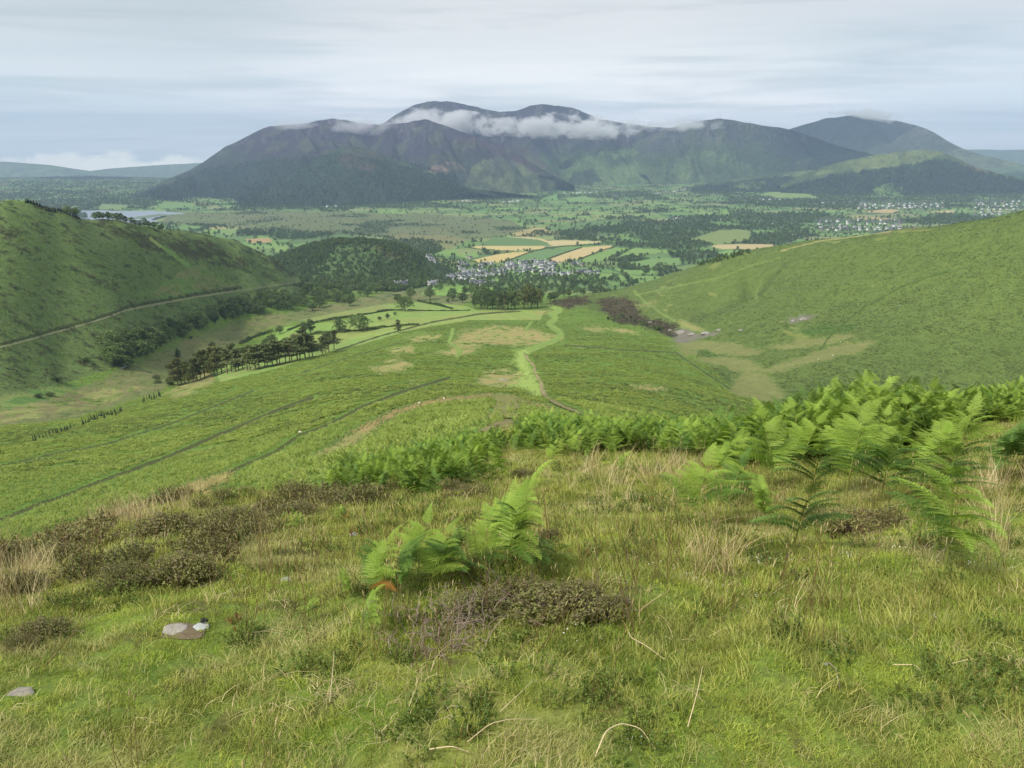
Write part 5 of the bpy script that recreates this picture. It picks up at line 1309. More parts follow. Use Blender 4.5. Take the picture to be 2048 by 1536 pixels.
def frond(L, Wd, n, seed, arch=.5, droop=.25, fine=True):
    """a twice-divided frond lying along +X, blade facing +Z; arch lifts then droops the tip"""
    r = np.random.default_rng(seed); V = []; Fq = []
    def quad(a, b, c, d):
        o = len(V); V.extend((a, b, c, d)); Fq.append((o, o + 1, o + 2, o + 3))
    s = np.linspace(0, 1, n + 2)
    ang = arch * (1 - 1.9 * s)                     # slope of the rachis
    x = np.concatenate([[0], np.cumsum(np.cos(ang[:-1]))]) / (n + 1) * L
    z = np.concatenate([[0], np.cumsum(np.sin(ang[:-1]))]) / (n + 1) * L
    for i in range(n + 1):
        wd = .0035 * (1 - s[i]) + .001
        quad(np.array([x[i], -wd, z[i]]), np.array([x[i + 1], -wd * .8, z[i + 1]]), np.array([x[i + 1], wd * .8, z[i + 1]]), np.array([x[i], wd, z[i]]))
    for i in range(1, n + 2):
        f = s[i]
        l = Wd * .5 * min(1, .72 + 2.2 * f) * (1 - f) ** .85 * r.uniform(.9, 1.08) + .012
        T = np.array([math.cos(ang[i]), 0, math.sin(ang[i])]); N = np.array([-T[2], 0, T[0]])
        for sd in (-1, 1):
            fw = r.uniform(.3, .5)
            D = np.array([0, sd, 0]) * math.cos(fw) + T * math.sin(fw)
            D = D + N * r.uniform(-.05, .22); D /= np.linalg.norm(D)
            Wv = np.cross(N, D); Wv /= np.linalg.norm(Wv)
            P0 = np.array([x[i], 0, z[i]])
            if not fine:
                m = P0 + D * l * .45 - N * l * droop * .2; e = P0 + D * l - N * l * droop
                quad(P0, m - Wv * l * .2, e, m + Wv * l * .2)
                continue
            mN = max(3, int(l / .010)); 
            for j in range(mN + 1):
                t = (j + .35) / (mN + .6)
                c = P0 + D * l * t - N * l * droop * t * t
                ll = (L / (n + 1) * .84) * (1 - .85 * t) * r.uniform(.85, 1.1) + .0015
                bw = l / mN * .5
                for s2 in (-1, 1):
                    d2 = Wv * s2 * .93 + D * .36
                    e = c + d2 * ll - N * ll * .22
                    mid = c + d2 * ll * .5 + N * ll * .05
                    quad(c, mid - D * bw, e, mid + D * bw)
    return np.array(V), np.array(Fq)
def xf(v, loc, yaw, pitch, roll=0, s=1.0):
    M = Matrix.Rotation(yaw, 3, 'Z') @ Matrix.Rotation(-pitch, 3, 'Y') @ Matrix.Rotation(roll, 3, 'X')
    return (v * s) @ np.array(M).T + np.asarray(loc)
def stalk_pts(h, lean, yaw):
    t = np.linspace(0, 1, 6)
    return np.stack([lean * h * t ** 1.8 * math.cos(yaw), lean * h * t ** 1.8 * math.sin(yaw), h * t * (1 - .12 * lean * t)], 1)
def layout(h, seed, pairs=4, spread=1.0):
    """stalk and the placing of its fronds: (position, yaw, pitch, roll, scale)"""
    r = np.random.default_rng(seed); yaw = r.uniform(0, 6.28); lean = r.uniform(.1, .4)
    st = stalk_pts(h, lean, yaw); pl = []
    for i in range(pairs):
        f = .34 + .60 * i / pairs; p = np.array([np.interp(f * 5, range(6), st[:, k]) for k in range(3)])
        sc = (1.12 - .62 * (i / pairs)) * spread
        for sd in (-1, 1):
            pl.append((p, yaw + sd * r.uniform(1.1, 1.45) + r.uniform(-.15, .15), r.uniform(.12, .5), sd * r.uniform(-.25, .1), sc * r.uniform(.88, 1.08)))
    pl.append((st[-1] * .985, yaw + r.uniform(-.1, .1), r.uniform(.45, .85), 0, .62 * spread))
    return st, pl
FR = [frond(.46, .30, 13, 400 + i, a, d) for i, (a, d) in enumerate(((.35, .2), (.5, .3), (.2, .12), (.6, .35)))]
FRC = [frond(.46, .27, 11, 410 + i, a, d, False) for i, (a, d) in enumerate(((.35, .2), (.5, .3)))]
FR_ME = [mesh_np('frond', v, f, M_FERN) for v, f in FR]
FR_MD = [mesh_np('frond_dark', v, f, M_FERN_D) for v, f in FR]
FR_MB = mesh_np('frond_brown', *FR[1], M_FERN_B)

def fern(u, v, hpx, label, spread=1.0, pairs=4, dark=False, brown=False, ymin=0, seed=None, lean=None, group=None):
    X, Y, Z = (q[0] for q in hit(u, v, ymin))
    h = px2m(hpx * 1.15, u, v, Y); spread *= .84; pairs += 2
    seed = seed or int(u * 7 + v)
    r = random.Random(seed)
    e = bpy.data.objects.new('bracken_plant', None); COL.objects.link(e); e.location = (X, Y, Z - .01); e.empty_display_size = .1
    tag(e, label, 'fern', group)
    k = h / .62
    st, pl = layout(.62, seed, pairs, spread)
    sv, sf = tube(st, [.0055, .005, .0045, .0038, .003, .0015], 5)
    so = bpy.data.objects.new('stem', mesh_np('stem', sv, sf, M_STALK, True)); so.parent = e; COL.objects.link(so); so.scale = (k,) * 3
    for i, (p, yw, pt, rl, sc) in enumerate(pl):
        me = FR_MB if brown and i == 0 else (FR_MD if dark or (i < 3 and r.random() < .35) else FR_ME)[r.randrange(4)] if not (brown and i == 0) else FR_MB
        o = bpy.data.objects.new('frond', me); o.parent = e; COL.objects.link(o)
        if brown and i == 0: o['label'] = 'withered orange-brown frond'
        o.location = tuple(p * k); o.scale = (sc * k,) * 3
        o.rotation_euler = (Matrix.Rotation(yw, 3, 'Z') @ Matrix.Rotation(-pt, 3, 'Y') @ Matrix.Rotation(rl, 3, 'X')).to_euler()
    return e
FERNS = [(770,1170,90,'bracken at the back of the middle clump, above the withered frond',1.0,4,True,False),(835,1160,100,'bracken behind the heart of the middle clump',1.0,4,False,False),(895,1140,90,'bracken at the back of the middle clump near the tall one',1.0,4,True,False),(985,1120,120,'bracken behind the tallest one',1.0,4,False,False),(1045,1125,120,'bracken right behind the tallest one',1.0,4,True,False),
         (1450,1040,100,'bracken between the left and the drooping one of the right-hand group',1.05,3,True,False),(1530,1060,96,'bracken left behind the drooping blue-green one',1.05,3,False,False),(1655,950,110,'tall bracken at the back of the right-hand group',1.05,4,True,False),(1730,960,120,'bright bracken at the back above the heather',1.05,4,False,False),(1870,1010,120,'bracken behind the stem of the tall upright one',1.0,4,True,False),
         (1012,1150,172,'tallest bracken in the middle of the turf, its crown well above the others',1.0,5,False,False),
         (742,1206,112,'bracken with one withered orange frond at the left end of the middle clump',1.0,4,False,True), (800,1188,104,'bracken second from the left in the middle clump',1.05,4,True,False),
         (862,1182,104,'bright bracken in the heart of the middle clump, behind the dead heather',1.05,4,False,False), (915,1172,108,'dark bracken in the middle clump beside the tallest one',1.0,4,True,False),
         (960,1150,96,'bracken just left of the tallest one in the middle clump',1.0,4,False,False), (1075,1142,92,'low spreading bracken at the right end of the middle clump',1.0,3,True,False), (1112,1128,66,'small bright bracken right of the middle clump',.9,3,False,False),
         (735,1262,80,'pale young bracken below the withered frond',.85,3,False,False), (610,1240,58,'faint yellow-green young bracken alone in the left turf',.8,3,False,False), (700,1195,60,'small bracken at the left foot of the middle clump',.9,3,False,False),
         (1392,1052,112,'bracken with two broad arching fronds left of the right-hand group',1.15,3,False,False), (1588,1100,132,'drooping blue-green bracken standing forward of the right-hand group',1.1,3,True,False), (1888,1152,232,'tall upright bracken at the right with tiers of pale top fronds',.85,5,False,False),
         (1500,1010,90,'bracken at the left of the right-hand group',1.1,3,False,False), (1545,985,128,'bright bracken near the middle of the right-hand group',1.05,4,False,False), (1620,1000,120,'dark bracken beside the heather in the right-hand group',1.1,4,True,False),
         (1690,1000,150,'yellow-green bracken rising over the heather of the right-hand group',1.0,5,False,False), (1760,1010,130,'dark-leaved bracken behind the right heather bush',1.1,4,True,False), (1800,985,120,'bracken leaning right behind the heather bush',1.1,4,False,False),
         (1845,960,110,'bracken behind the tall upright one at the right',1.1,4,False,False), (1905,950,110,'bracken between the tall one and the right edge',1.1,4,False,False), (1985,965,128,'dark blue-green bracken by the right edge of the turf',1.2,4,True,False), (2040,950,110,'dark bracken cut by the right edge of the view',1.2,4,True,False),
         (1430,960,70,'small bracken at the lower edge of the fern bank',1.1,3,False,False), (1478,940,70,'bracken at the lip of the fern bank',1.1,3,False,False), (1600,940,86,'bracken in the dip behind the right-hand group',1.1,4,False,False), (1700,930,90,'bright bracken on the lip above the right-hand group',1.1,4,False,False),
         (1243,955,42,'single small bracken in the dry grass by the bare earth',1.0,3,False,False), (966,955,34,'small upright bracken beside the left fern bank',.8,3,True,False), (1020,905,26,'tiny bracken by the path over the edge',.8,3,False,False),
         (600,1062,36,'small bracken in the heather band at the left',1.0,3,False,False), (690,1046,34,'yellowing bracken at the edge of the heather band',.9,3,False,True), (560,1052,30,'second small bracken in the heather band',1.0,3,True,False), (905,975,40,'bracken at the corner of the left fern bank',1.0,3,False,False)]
for u, v, hp, lab, sp_, pr, dk, br in FERNS:
    fern(u, v, hp, lab, sp_, pr, dk, br)

def clump(name, seed, nplant, h, rad, fr_set, mats, pairs=4):
    """several bracken stalks grown together"""
    r = np.random.default_rng(seed); parts = []; mi = []
    for i in range(nplant):
        st, pl = layout(h * r.uniform(.7, 1.1), seed * 31 + i, pairs, h / .62 * .72)
        b = np.array([r.normal(0, rad * .5), r.normal(0, rad * .5), -.03])
        sv, sf = tube(st, [.006, .005, .0045, .0038, .003, .0015], 4)
        parts.append((sv + b, sf)); mi.append(np.zeros(len(sf)))
        for p, yw, pt, rl, sc in pl:
            fv, ff = fr_set[r.integers(len(fr_set))]
            parts.append((xf(fv, p + b, yw, pt, rl, sc), ff)); mi.append(np.ones(len(ff)))
    v, f = join(parts)
    return bpy.data.objects.new(name, mesh_np(name, v, f, mats=mats, midx=np.concatenate(mi)))
def leafclump(name, seed, nplant, h, rad, mat, size=.34):
    """bracken for the slopes: each frond one folded leaf"""
    r = np.random.default_rng(seed); V = []; Fq = []
    for i in range(nplant):
        b = np.array([r.uniform(-rad, rad), r.uniform(-rad, rad), 0]); hh = h * r.uniform(.6, 1.1)
        for j in range(8):
            z = hh * (.45 + .55 * j / 7); an = 2.4 * j + r.uniform(0, 6); l = size * (1.15 - .5 * j / 7) * r.uniform(.8, 1.2); pt = r.uniform(-.05, .6)
            d = np.array([math.cos(an) * math.cos(pt), math.sin(an) * math.cos(pt), math.sin(pt)]); w_ = np.array([-math.sin(an), math.cos(an), 0]) * l * .24
            p = b + (0, 0, z); m = p + d * l * .45 + np.array([0, 0, l * .07]); e = p + d * l - np.array([0, 0, l * .16]); o = len(V)
            V += [p, m - w_, e, m + w_]; Fq.append((o, o + 1, o + 2, o + 3))
    return bpy.data.objects.new(name, mesh_np(name, np.array(V), np.array(Fq), mat))

def sample(dens, y0, y1, amax=.86, cap=400000, seed=0):
    """points on the ground between distances y0 and y1; dens(Y) per square metre"""
    r = np.random.default_rng(seed)
    L = np.linspace(math.log(y0 + Y0), math.log(y1 + Y0), 400); Lm = (L[1:] + L[:-1]) / 2; Ym = np.exp(Lm) - Y0
    wgt = dens(Ym) * (Ym + Y0) ** 2 * np.diff(L) * 2 * amax
    n = int(min(cap, wgt.sum()))
    k = r.choice(len(Lm), n, p=wgt / wgt.sum())
    Y = np.exp(L[k] + r.random(n) * (L[1] - L[0])) - Y0
    A = r.uniform(-amax, amax, n)
    return A * (Y + Y0), Y
def slope_rot(X, Y, k=.6, r=rng):
    e = np.maximum(.05, .02 * np.abs(Y))
    gx = (H(X + e, Y) - H(X - e, Y)) / (2 * e); gy = (H(X, Y + e) - H(X, Y - e)) / (2 * e)
    return np.stack([np.arctan(gy) * k, -np.arctan(gx) * k, np.zeros(len(X))], 1)
def spread(name, X, Y, sc, ix, protos, label, tilt=.6, dz=0.0, wob=.12):
    rt = slope_rot(X, Y, tilt)
    # tilt toward the slope normal, then a random turn about the own axis
    z = rng.uniform(0, 6.283, len(X))
    rt[:, 2] = z
    rx, ry = rt[:, 0].copy(), rt[:, 1].copy()
    rt[:, 0] = rx + rng.normal(0, wob, len(X)); rt[:, 1] = ry + rng.normal(0, wob, len(X))
    # euler XYZ applies X, Y, then Z: turn the tilt into the turned frame
    c, s_ = np.cos(-z), np.sin(-z)
    a0, b0 = rt[:, 0].copy(), rt[:, 1].copy()
    rt[:, 0] = a0 * c - b0 * s_; rt[:, 1] = a0 * s_ + b0 * c
    return scatter(name, np.stack([X, Y, H(X, Y) + dz], 1), rt, sc, ix, protos, label)

# near fern banks: right of the path and left of it
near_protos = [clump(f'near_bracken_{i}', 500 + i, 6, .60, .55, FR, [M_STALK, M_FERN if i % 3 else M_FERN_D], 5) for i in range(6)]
X, Y = sample(lambda y: 15.0 + 0 * y, 8, 30, seed=1)
U, V = pixel(X, Y, H(X, Y))
ragU = U + 10 * fbm(X * 1.3, Y * 1.3, 2, 701); ragV = V + 8 * fbm(X * 1.3, Y * 1.3, 2, 702)
back = (Y > 12) & (U > 1050) & (V < 930) & (Y < 26)
m = inside(BM_RIGHT, ragU, ragV) | inside(BM_LEFT, ragU, ragV) | (back & (V > 700) & ((U - 1060) * .02 + Y > 13.5))
m &= ~inside([(985,935),(1000,900),(1060,860),(1075,870),(1060,905),(1120,925),(1000,940)], U, V)
X, Y = X[m], Y[m]
sc = rng.uniform(.75, 1.35, len(X)) * (1 + .3 * fbm(X / 2.5, Y / 2.5, 2, 703)) * np.where(X > 0, .64 + .16 * smoothstep(X / Y, .15, .5), .62)
spread('bracken_bank', X, Y, sc, rng.integers(0, 6, len(X)), near_protos, 'dense waist-high green bracken banks on both sides of the path')
# bracken on the nearer slope
mid_protos = [clump(f'slope_bracken_{i}', 520 + i, 3, .62, .45, FRC, [M_STALK, M_FERN_M], 4) for i in range(5)]
def clear(X, Y, d):
    ok = np.ones(len(X), bool)
    for dx_, dy_ in ((d, 0), (-d, 0), (0, d), (0, -d * 1.8)):
        ok &= zone_at(X + dx_, Y + dy_)[0] == 0
    return ok
def covered(X, Y): 
    z, g, wdm, cl, fl = zone_at(X, Y); return z, g, cl
X, Y = sample(lambda y: 2.8 * np.clip(60 / y, 0, 1) ** .7, 16, 130, .85, 90000, 2)
z, g, _ = covered(X, Y)
m = (z == 0) & ((g == 6) | (g == 0)) & clear(X, Y, 1.3); X, Y = X[m], Y[m]
sc = rng.uniform(.75, 1.3, len(X)) * (1 + .25 * fbm(X / 6, Y / 6, 2, 704)) * np.clip((Y / 45) ** .2, .8, 1.1) * .62
spread('bracken_slope_cover', X, Y, sc, rng.integers(0, 5, len(X)), mid_protos, 'bracken covering the steep slope below the hilltop')
# and on everything farther
far_b = [leafclump(f'far_bracken_{i}', 540 + i, 5, .5, .8, M_FERN_M if i < 3 else M_FERN_L, .42) for i in range(5)]
X, Y = sample(lambda y: 1.5 * np.clip(130 / y, 0, 1) ** 1.2, 110, 1150, .84, 420000, 3)
z, g, cl = covered(X, Y)
clus = fbm(X / 7, Y / 7, 3, 705)
m = (((z == 0) & clear(X, Y, 1.6)) | ((z == 3) & (rng.random(len(X)) < .25))) & (g != 3) & (g != 4) & (g != 5) & (clus > -.3)
X, Y, g = X[m], Y[m], g[m]
sc = rng.uniform(.7, 1.35, len(X)) * (1 + .3 * fbm(X / 12, Y / 12, 2, 706)) * np.clip((Y / 160) ** .3, .85, 1.35) * np.where(g == 2, .55, .68)
dull = smoothstep(fbm((X + .2 * Y) / 60, (Y - .35 * np.abs(X)) / 22, 3, 707), -.1, .35)
ix = np.where((g == 2) | (rng.random(len(X)) < .45 * dull), rng.integers(3, 5, len(X)), rng.integers(0, 3, len(X)))
print('far bracken', len(X))
spread('bracken_fell_cover', X, Y, sc, ix, far_b, 'bracken covering the spur and the hillsides on both sides')

# ------------------------------------------------------------------ turf
M_GRASS = leaf_mat('turf_blade', S(122,140,52), S(180,178,98), .28, .75)
M_GRASS_L = leaf_mat('pale_turf_blade', S(164,166,92), S(192,186,126), .25, .35)
M_STRAW = leaf_mat('dead_grass_blade', S(186,168,118), S(206,190,146), .15, .35)
M_SEED = leaf_mat('seed_head', S(186,172,122), S(172,154,104), .15, .3)
M_MOSS = leaf_mat('moss_leaf', S(134,158,54), S(182,190,80), .3, .6)
M_BILB = leaf_mat('bilberry_leaf', S(88,112,46), S(116,134,58), .2, .4)
M_RED = leaf_mat('bilberry_red_leaf', S(112,74,44), S(134,104,54), .2, .3)
M_HEATH = leaf_mat('heather_leaf', S(116,122,66), S(142,140,84), .15, .4, tip=S(126,112,88))
M_TWIG = plain_mat('heather_twig', S(112,98,84), .9, 20., .5)
M_DEADTWIG = plain_mat('dead_grey_twig', S(146,130,114), .9, 20., .4)
M_FLOWER = plain_mat('white_flower', S(232,232,224), .7)
M_BROWNSTEM = plain_mat('brown_rush', S(116,92,60), .8, 10., .4)
def blades(n, rad, h0, h1, wd, seed, bend=.6, flop=0.0):
    r = np.random.default_rng(seed); V = []; Fq = []
    for i in range(n):
        an = r.uniform(0, 6.283); rr = rad * math.sqrt(r.random()); b = np.array([rr * math.cos(an), rr * math.sin(an), -.01])
        d = r.uniform(0, 6.283); h = r.uniform(h0, h1); k = bend * r.uniform(.3, 1.3)
        dv = np.array([math.cos(d), math.sin(d), 0]); sv = np.array([-math.sin(d), math.cos(d), 0])
        tw = r.uniform(-.8, .8); sv = sv * math.cos(tw) + dv * math.sin(tw)
        o = len(V); w_ = wd * r.uniform(.7, 1.3)
        for t in (0, .38, .72, 1):
            c = b + dv * h * k * t ** 1.7 + np.array([0, 0, h * (t - (.35 * k + flop) * t ** 2.4)])
            ww = w_ * (1 - t) ** .6 * .5 + .0003
            V += [c - sv * ww, c + sv * ww]
        for q in range(3): Fq.append((o + 2 * q, o + 2 * q + 1, o + 2 * q + 3, o + 2 * q + 2))
    return np.array(V), np.array(Fq)
def sprig(n, rad, h, lsize, nleaf, seed, rise=.7):
    """leafy stems of a low shrub: (stems, leaves)"""
    r = np.random.default_rng(seed); st = []; pts = []; nr = []
    for i in range(n):
        an = r.uniform(0, 6.28); rr = rad * math.sqrt(r.random()); b = np.array([rr * math.cos(an), rr * math.sin(an), -.01])
        hh = h * r.uniform(.5, 1.1); e = b + np.array([math.cos(an) * hh * .5 * r.uniform(0, 1.2), math.sin(an) * hh * .5 * r.uniform(0, 1.2), hh])
        st.append(tube([b, (b + e) / 2 + (0, 0, hh * .06), e], [.0014, .0011, .0006], 3))
        t = r.uniform(.25, 1, nleaf); pts.append(b + (e - b) * t[:, None] + r.normal(0, lsize * .55, (nleaf, 3)))
    p = np.concatenate(pts); p[:, 2] = np.maximum(p[:, 2], .003)
    return join(st), rquads(p, lsize, r, .45, 1.7)
def proto(name, v, f, mat): return bpy.data.objects.new(name, mesh_np(name, v, f, mat))
def proto2(name, a, b, ma, mb):
    v, f = join([a, b]); return bpy.data.objects.new(name, mesh_np(name, v, f, mats=[ma, mb], midx=np.concatenate([np.zeros(len(a[1])), np.ones(len(b[1]))])))
turf = [proto(f'turf_a{i}', *blades(46, .075, .025, .065, .0028, 600 + i, .8), M_GRASS) for i in range(4)] + \
       [proto(f'turf_b{i}', *blades(40, .075, .03, .075, .0026, 610 + i, .9), M_GRASS_L) for i in range(2)] + \
       [proto(f'turf_c{i}', *blades(30, .06, .05, .115, .0028, 620 + i, .7), M_GRASS) for i in range(3)] + \
       [proto(f'turf_d{i}', *blades(90, .07, .014, .034, .0026, 630 + i, 1.1), M_MOSS) for i in range(3)]
dt = lambda y: 880 * np.clip(2.6 / (y + .6), .0, 1) ** 1.25
X, Y = sample(dt, 1.15, 27, .86, 140000, 4)
z, g, cl = covered(X, Y)
U, V = pixel(X, Y, H(X, Y))
n1_ = fbm(X / .9, Y / .9, 3, 710); n2_ = fbm(X / .45, Y / .45, 3, 711)
bare = (z == 4) | ((z == 0) & (rng.random(len(X)) < .6))
m = ((g == 1) | (Y < 4)) & ~(bare & (rng.random(len(X)) < .8)) & ~((z == 3) & (rng.random(len(X)) < .2))
X, Y, n1_, n2_, z, U, V = X[m], Y[m], n1_[m], n2_[m], z[m], U[m], V[m]
rr_ = rng.random(len(X))
long_ = smoothstep(n1_ + .25 * smoothstep(X / (Y + 1), -.3, .5), .02, .45)
ix = np.where(rr_ < .03 + .15 * long_, rng.integers(6, 9, len(X)), np.where(n2_ > .08, rng.integers(9, 12, len(X)), np.where(n1_ < -.28, rng.integers(4, 6, len(X)), rng.integers(0, 4, len(X)))))
ix = np.where((rng.random(len(X)) < .2), rng.integers(0, 6, len(X)), ix)
sc = rng.uniform(.62, 1.08, len(X)) * (1 + .3 * n1_) * np.clip((Y / 3.0) ** .5, .85, 2.6)
print('turf', len(X))
spread('turf_grass', X, Y, sc, ix, turf, 'short green and yellowish turf with moss on the hilltop', .8, -.004)
# dry grass: straw litter everywhere, seed heads in stands
def seeded(n, h0, h1, seed, head=.035, rad=.05):
    r = np.random.default_rng(seed); st = []; hv = []
    for i in range(n):
        an = r.uniform(0, 6.28); b = np.array([rad * r.normal() * .6, rad * r.normal() * .6, -.01]); h = r.uniform(h0, h1); ln_ = r.uniform(.05, .3)
        e = b + np.array([math.cos(an) * h * ln_, math.sin(an) * h * ln_, h]); mid = b * .45 + e * .55 + np.array([0, 0, h * .05])
        st.append(tube([b, mid, e], [.0011, .0009, .0006], 3))
        d = (e - mid) / np.linalg.norm(e - mid); hl = head * r.uniform(.7, 1.4)
        hv.append(tube([e - d * hl * .2, e + d * hl * .25, e + d * hl * .6, e + d * hl], [.0008, .0026, .0021, .0004], 4))
    return join(st), join(hv)
dry = [proto(f'dry_a{i}', *blades(14, .08, .04, .12, .0026, 650 + i, 1.5, .25), M_STRAW) for i in range(3)] + [proto2(f'dry_b{i}', *seeded(6, .16, .34, 660 + i), M_STRAW, M_SEED) for i in range(3)] + \
      [proto(f'dry_c{i}', *blades(26, .07, .14, .30, .0028, 670 + i, .5), M_STRAW) for i in range(2)]
X, Y = sample(lambda y: 90 * np.clip(3 / y, 0, 1) ** 1.0, 1.2, 30, .86, 30000, 5)
z, g, cl = covered(X, Y); U, V = pixel(X, Y, H(X, Y))
U = U + 25 * fbm(X * 2, Y * 2, 3, 718); V = V + 14 * fbm(X * 2, Y * 2, 3, 719)
stand = inside([(1080,975),(1180,935),(1300,930),(1400,935),(1330,1000),(1200,1010)], U, V) | inside([(1930,1000),(2100,880),(2200,1000),(2060,1130),(1960,1080)], U, V) | inside([(1350,1110),(1480,1080),(1470,1150),(1370,1160)], U, V) | inside([(-200,1150),(40,1120),(120,1170),(60,1230),(-200,1270)], U, V) | inside([(180,1060),(420,1000),(440,1010),(200,1080)], U, V)
tall = stand | (fbm(X / .8, Y / .8, 3, 712) > .4)
n_ = fbm(X / .6, Y / .6, 3, 713)
m = ((g == 1) | (z == 1)) & (z != 0) & ((stand & (rng.random(len(X)) < .22)) | (rng.random(len(X)) < .12 + .4 * smoothstep(n_, .1, .5)))
X, Y, tall, stand, U = X[m], Y[m], tall[m], stand[m], U[m]
ix = np.where(stand, rng.choice([3, 4, 5, 6, 7, 7, 6], len(X)), np.where(tall & (rng.random(len(X)) < .5), rng.integers(3, 6, len(X)), rng.integers(0, 3, len(X))))
sc = rng.uniform(.55, 1.1, len(X)) * np.clip((Y / 3.2) ** .4, .8, 1.6)
spread('dry_grass', X, Y, sc, ix, dry, 'pale dry grass stems and seed heads among the turf', .5, 0, .2)
# slope of blond grass below the heather
X, Y = sample(lambda y: 14 * np.clip(12 / y, 0, 1), 8.5, 60, .86, 60000, 6)
z, g, cl = covered(X, Y); m = (z == 1) & (Y < 60)
X, Y = X[m], Y[m]
if len(X): spread('blond_grass', X, Y, rng.uniform(1.0, 1.9, len(X)), rng.choice([0, 1, 2, 6, 7], len(X)), [o.copy() for o in dry], 'blond bent grass on the slope beyond the heather', .5, 0, .25)
# bilberry and small leafy plants
bilp = [proto2(f'bil_a{i}', *sprig(9, .07, .10, .0085, 20, 680 + i), M_BROWNSTEM, M_BILB) for i in range(4)] + [proto2('bil_b', *sprig(6, .05, .09, .010, 12, 690), M_BROWNSTEM, M_RED)]
X, Y = sample(lambda y: 120 * np.clip(2.6 / y, 0, 1) ** 1.1, 1.2, 16, .86, 40000, 7)
z, g, cl = covered(X, Y); U, V = pixel(X, Y, H(X, Y))
pat = inside([(820,1230),(900,1180),(1010,1160),(1200,1165),(1250,1230),(1230,1290),(1050,1330),(880,1310)], U, V) | inside([(1280,1340),(1450,1310),(1640,1330),(1680,1420),(1560,1480),(1300,1440)], U, V) | inside([(1430,1090),(1600,1090),(1600,1160),(1480,1160)], U, V) | \
      inside([(560,1330),(800,1260),(880,1330),(760,1420),(560,1400)], U, V) | inside([(80,1190),(330,1160),(470,1130),(420,1190),(120,1240)], U, V) | inside([(1750,1380),(2048,1300),(2100,1536),(1850,1536)], U, V) | inside([(680,1400),(980,1380),(980,1536),(700,1536)], U, V)
n_ = fbm(X / .35, Y / .35, 3, 714)
m = (g == 1) & (z != 4) & np.where(pat, n_ > -.05, n_ > .30)
X, Y = X[m], Y[m]
ix = np.where(rng.random(len(X)) < .025, 4, rng.integers(0, 4, len(X)))
print('bilberry', len(X))
spread('bilberry', X, Y, rng.uniform(.45, .9, len(X)) * np.clip((Y / 3) ** .3, .9, 1.5), ix, bilp, 'low dark green bilberry with a few red leaves in the turf', .5)
# tiny white flowers and thin brown rushes
fl_p = [proto('flowers', *rquads(np.random.default_rng(1).normal(0, 1, (14, 3)) * np.array([.045, .045, .008]) + (0, 0, .045), .006, np.random.default_rng(2), .8, 1.0), M_FLOWER)]
X, Y = sample(lambda y: 16 * np.clip(3 / y, 0, 1), 1.3, 7, .84, 4000, 8)
m = (fbm(X / .5, Y / .5, 2, 715) > .3) & (X > .2); X, Y = X[m], Y[m]
spread('bedstraw_flowers', X, Y, rng.uniform(.6, 1.1, len(X)), np.zeros(len(X)), fl_p, 'tiny white flowers dotted in the turf', .6)
ru = [proto2(f'rush_{i}', *seeded(5, .18, .42, 700 + i, .02, .07), M_BROWNSTEM, M_SEED) for i in range(3)]
X, Y = sample(lambda y: 22 * np.clip(3 / y, 0, 1), 1.3, 12, .86, 8000, 9)
z, g, cl = covered(X, Y); m = (g == 1) & (z != 4) & (fbm(X / .7, Y / .7, 3, 716) > .02); X, Y = X[m], Y[m]
spread('brown_rushes', X, Y, rng.uniform(.7, 1.2, len(X)), rng.integers(0, 3, len(X)), ru, 'thin brown flowering stems standing above the turf', .3, 0, .2)
# ------------------------------------------------------------------ heather
def heather(seed, h, w_, ntw=190, nleaf=22, lsize=.0105):
    r = np.random.default_rng(seed); st = []; pts = []; tp = []
    for i in range(ntw):
        an = r.uniform(0, 6.28); q = math.sqrt(r.random()); b = np.array([.3 * w_ * .5 * q * math.cos(an), .3 * w_ * .5 * q * math.sin(an), -.02])
        hh = h * r.uniform(.65, 1.08) * (1 - .45 * q ** 2)
        e = np.array([w_ * .5 * q * math.cos(an), w_ * .5 * q * math.sin(an), hh]) + r.normal(0, .015, 3)
        mid = (b + e) / 2 + np.array([0, 0, hh * .12]) + r.normal(0, .012, 3)
        st.append(tube([b, mid, e], [.0028, .002, .0009], 3))
        t = r.uniform(.45, 1.04, nleaf); p = mid + (e - mid) * ((t - .45) / .55)[:, None] + r.normal(0, .007, (nleaf, 3)); pts.append(p); tp.append(np.repeat(r.random() < .3, nleaf) * np.clip((t - .6) * 2.2, 0, 1))
    p = np.concatenate(pts); v, f = rquads(p, lsize, r, .2, 1.9)
    return join(st), (v, f), np.repeat(np.concatenate(tp), 4)
HV = []
for i, (h, w_) in enumerate(((.30, .62), (.24, .50), (.34, .72))):
    st, lf, tp = heather(800 + i, h, w_)
    HV.append((mesh_np('heather_twigs', *st, M_TWIG), mesh_np('heather_foliage', *lf, M_HEATH, attrs={'tip': ('FLOAT', tp)}), h, w_))
def hbush(u, v, wpx, hpx, label, ymin=0):
    X, Y, Z = (q[0] for q in hit(u, v, ymin)); k = random.randrange(3); tm, lm_, h0, w0 = HV[k]
    e = bpy.data.objects.new('heather_bush', None); COL.objects.link(e); e.location = (X, Y, Z)
    sw = px2m(wpx, u, v, Y) / w0; sh = px2m(hpx * .82, u, v, Y) / h0
    e.scale = (sw, sw * .8, sh); e.rotation_euler = (0, 0, random.uniform(-.4, .4))
    tag(e, label, 'heather')
    for nm, me in (('twigs', tm), ('foliage', lm_)):
        o = bpy.data.objects.new(nm, me); o.parent = e; COL.objects.link(o)
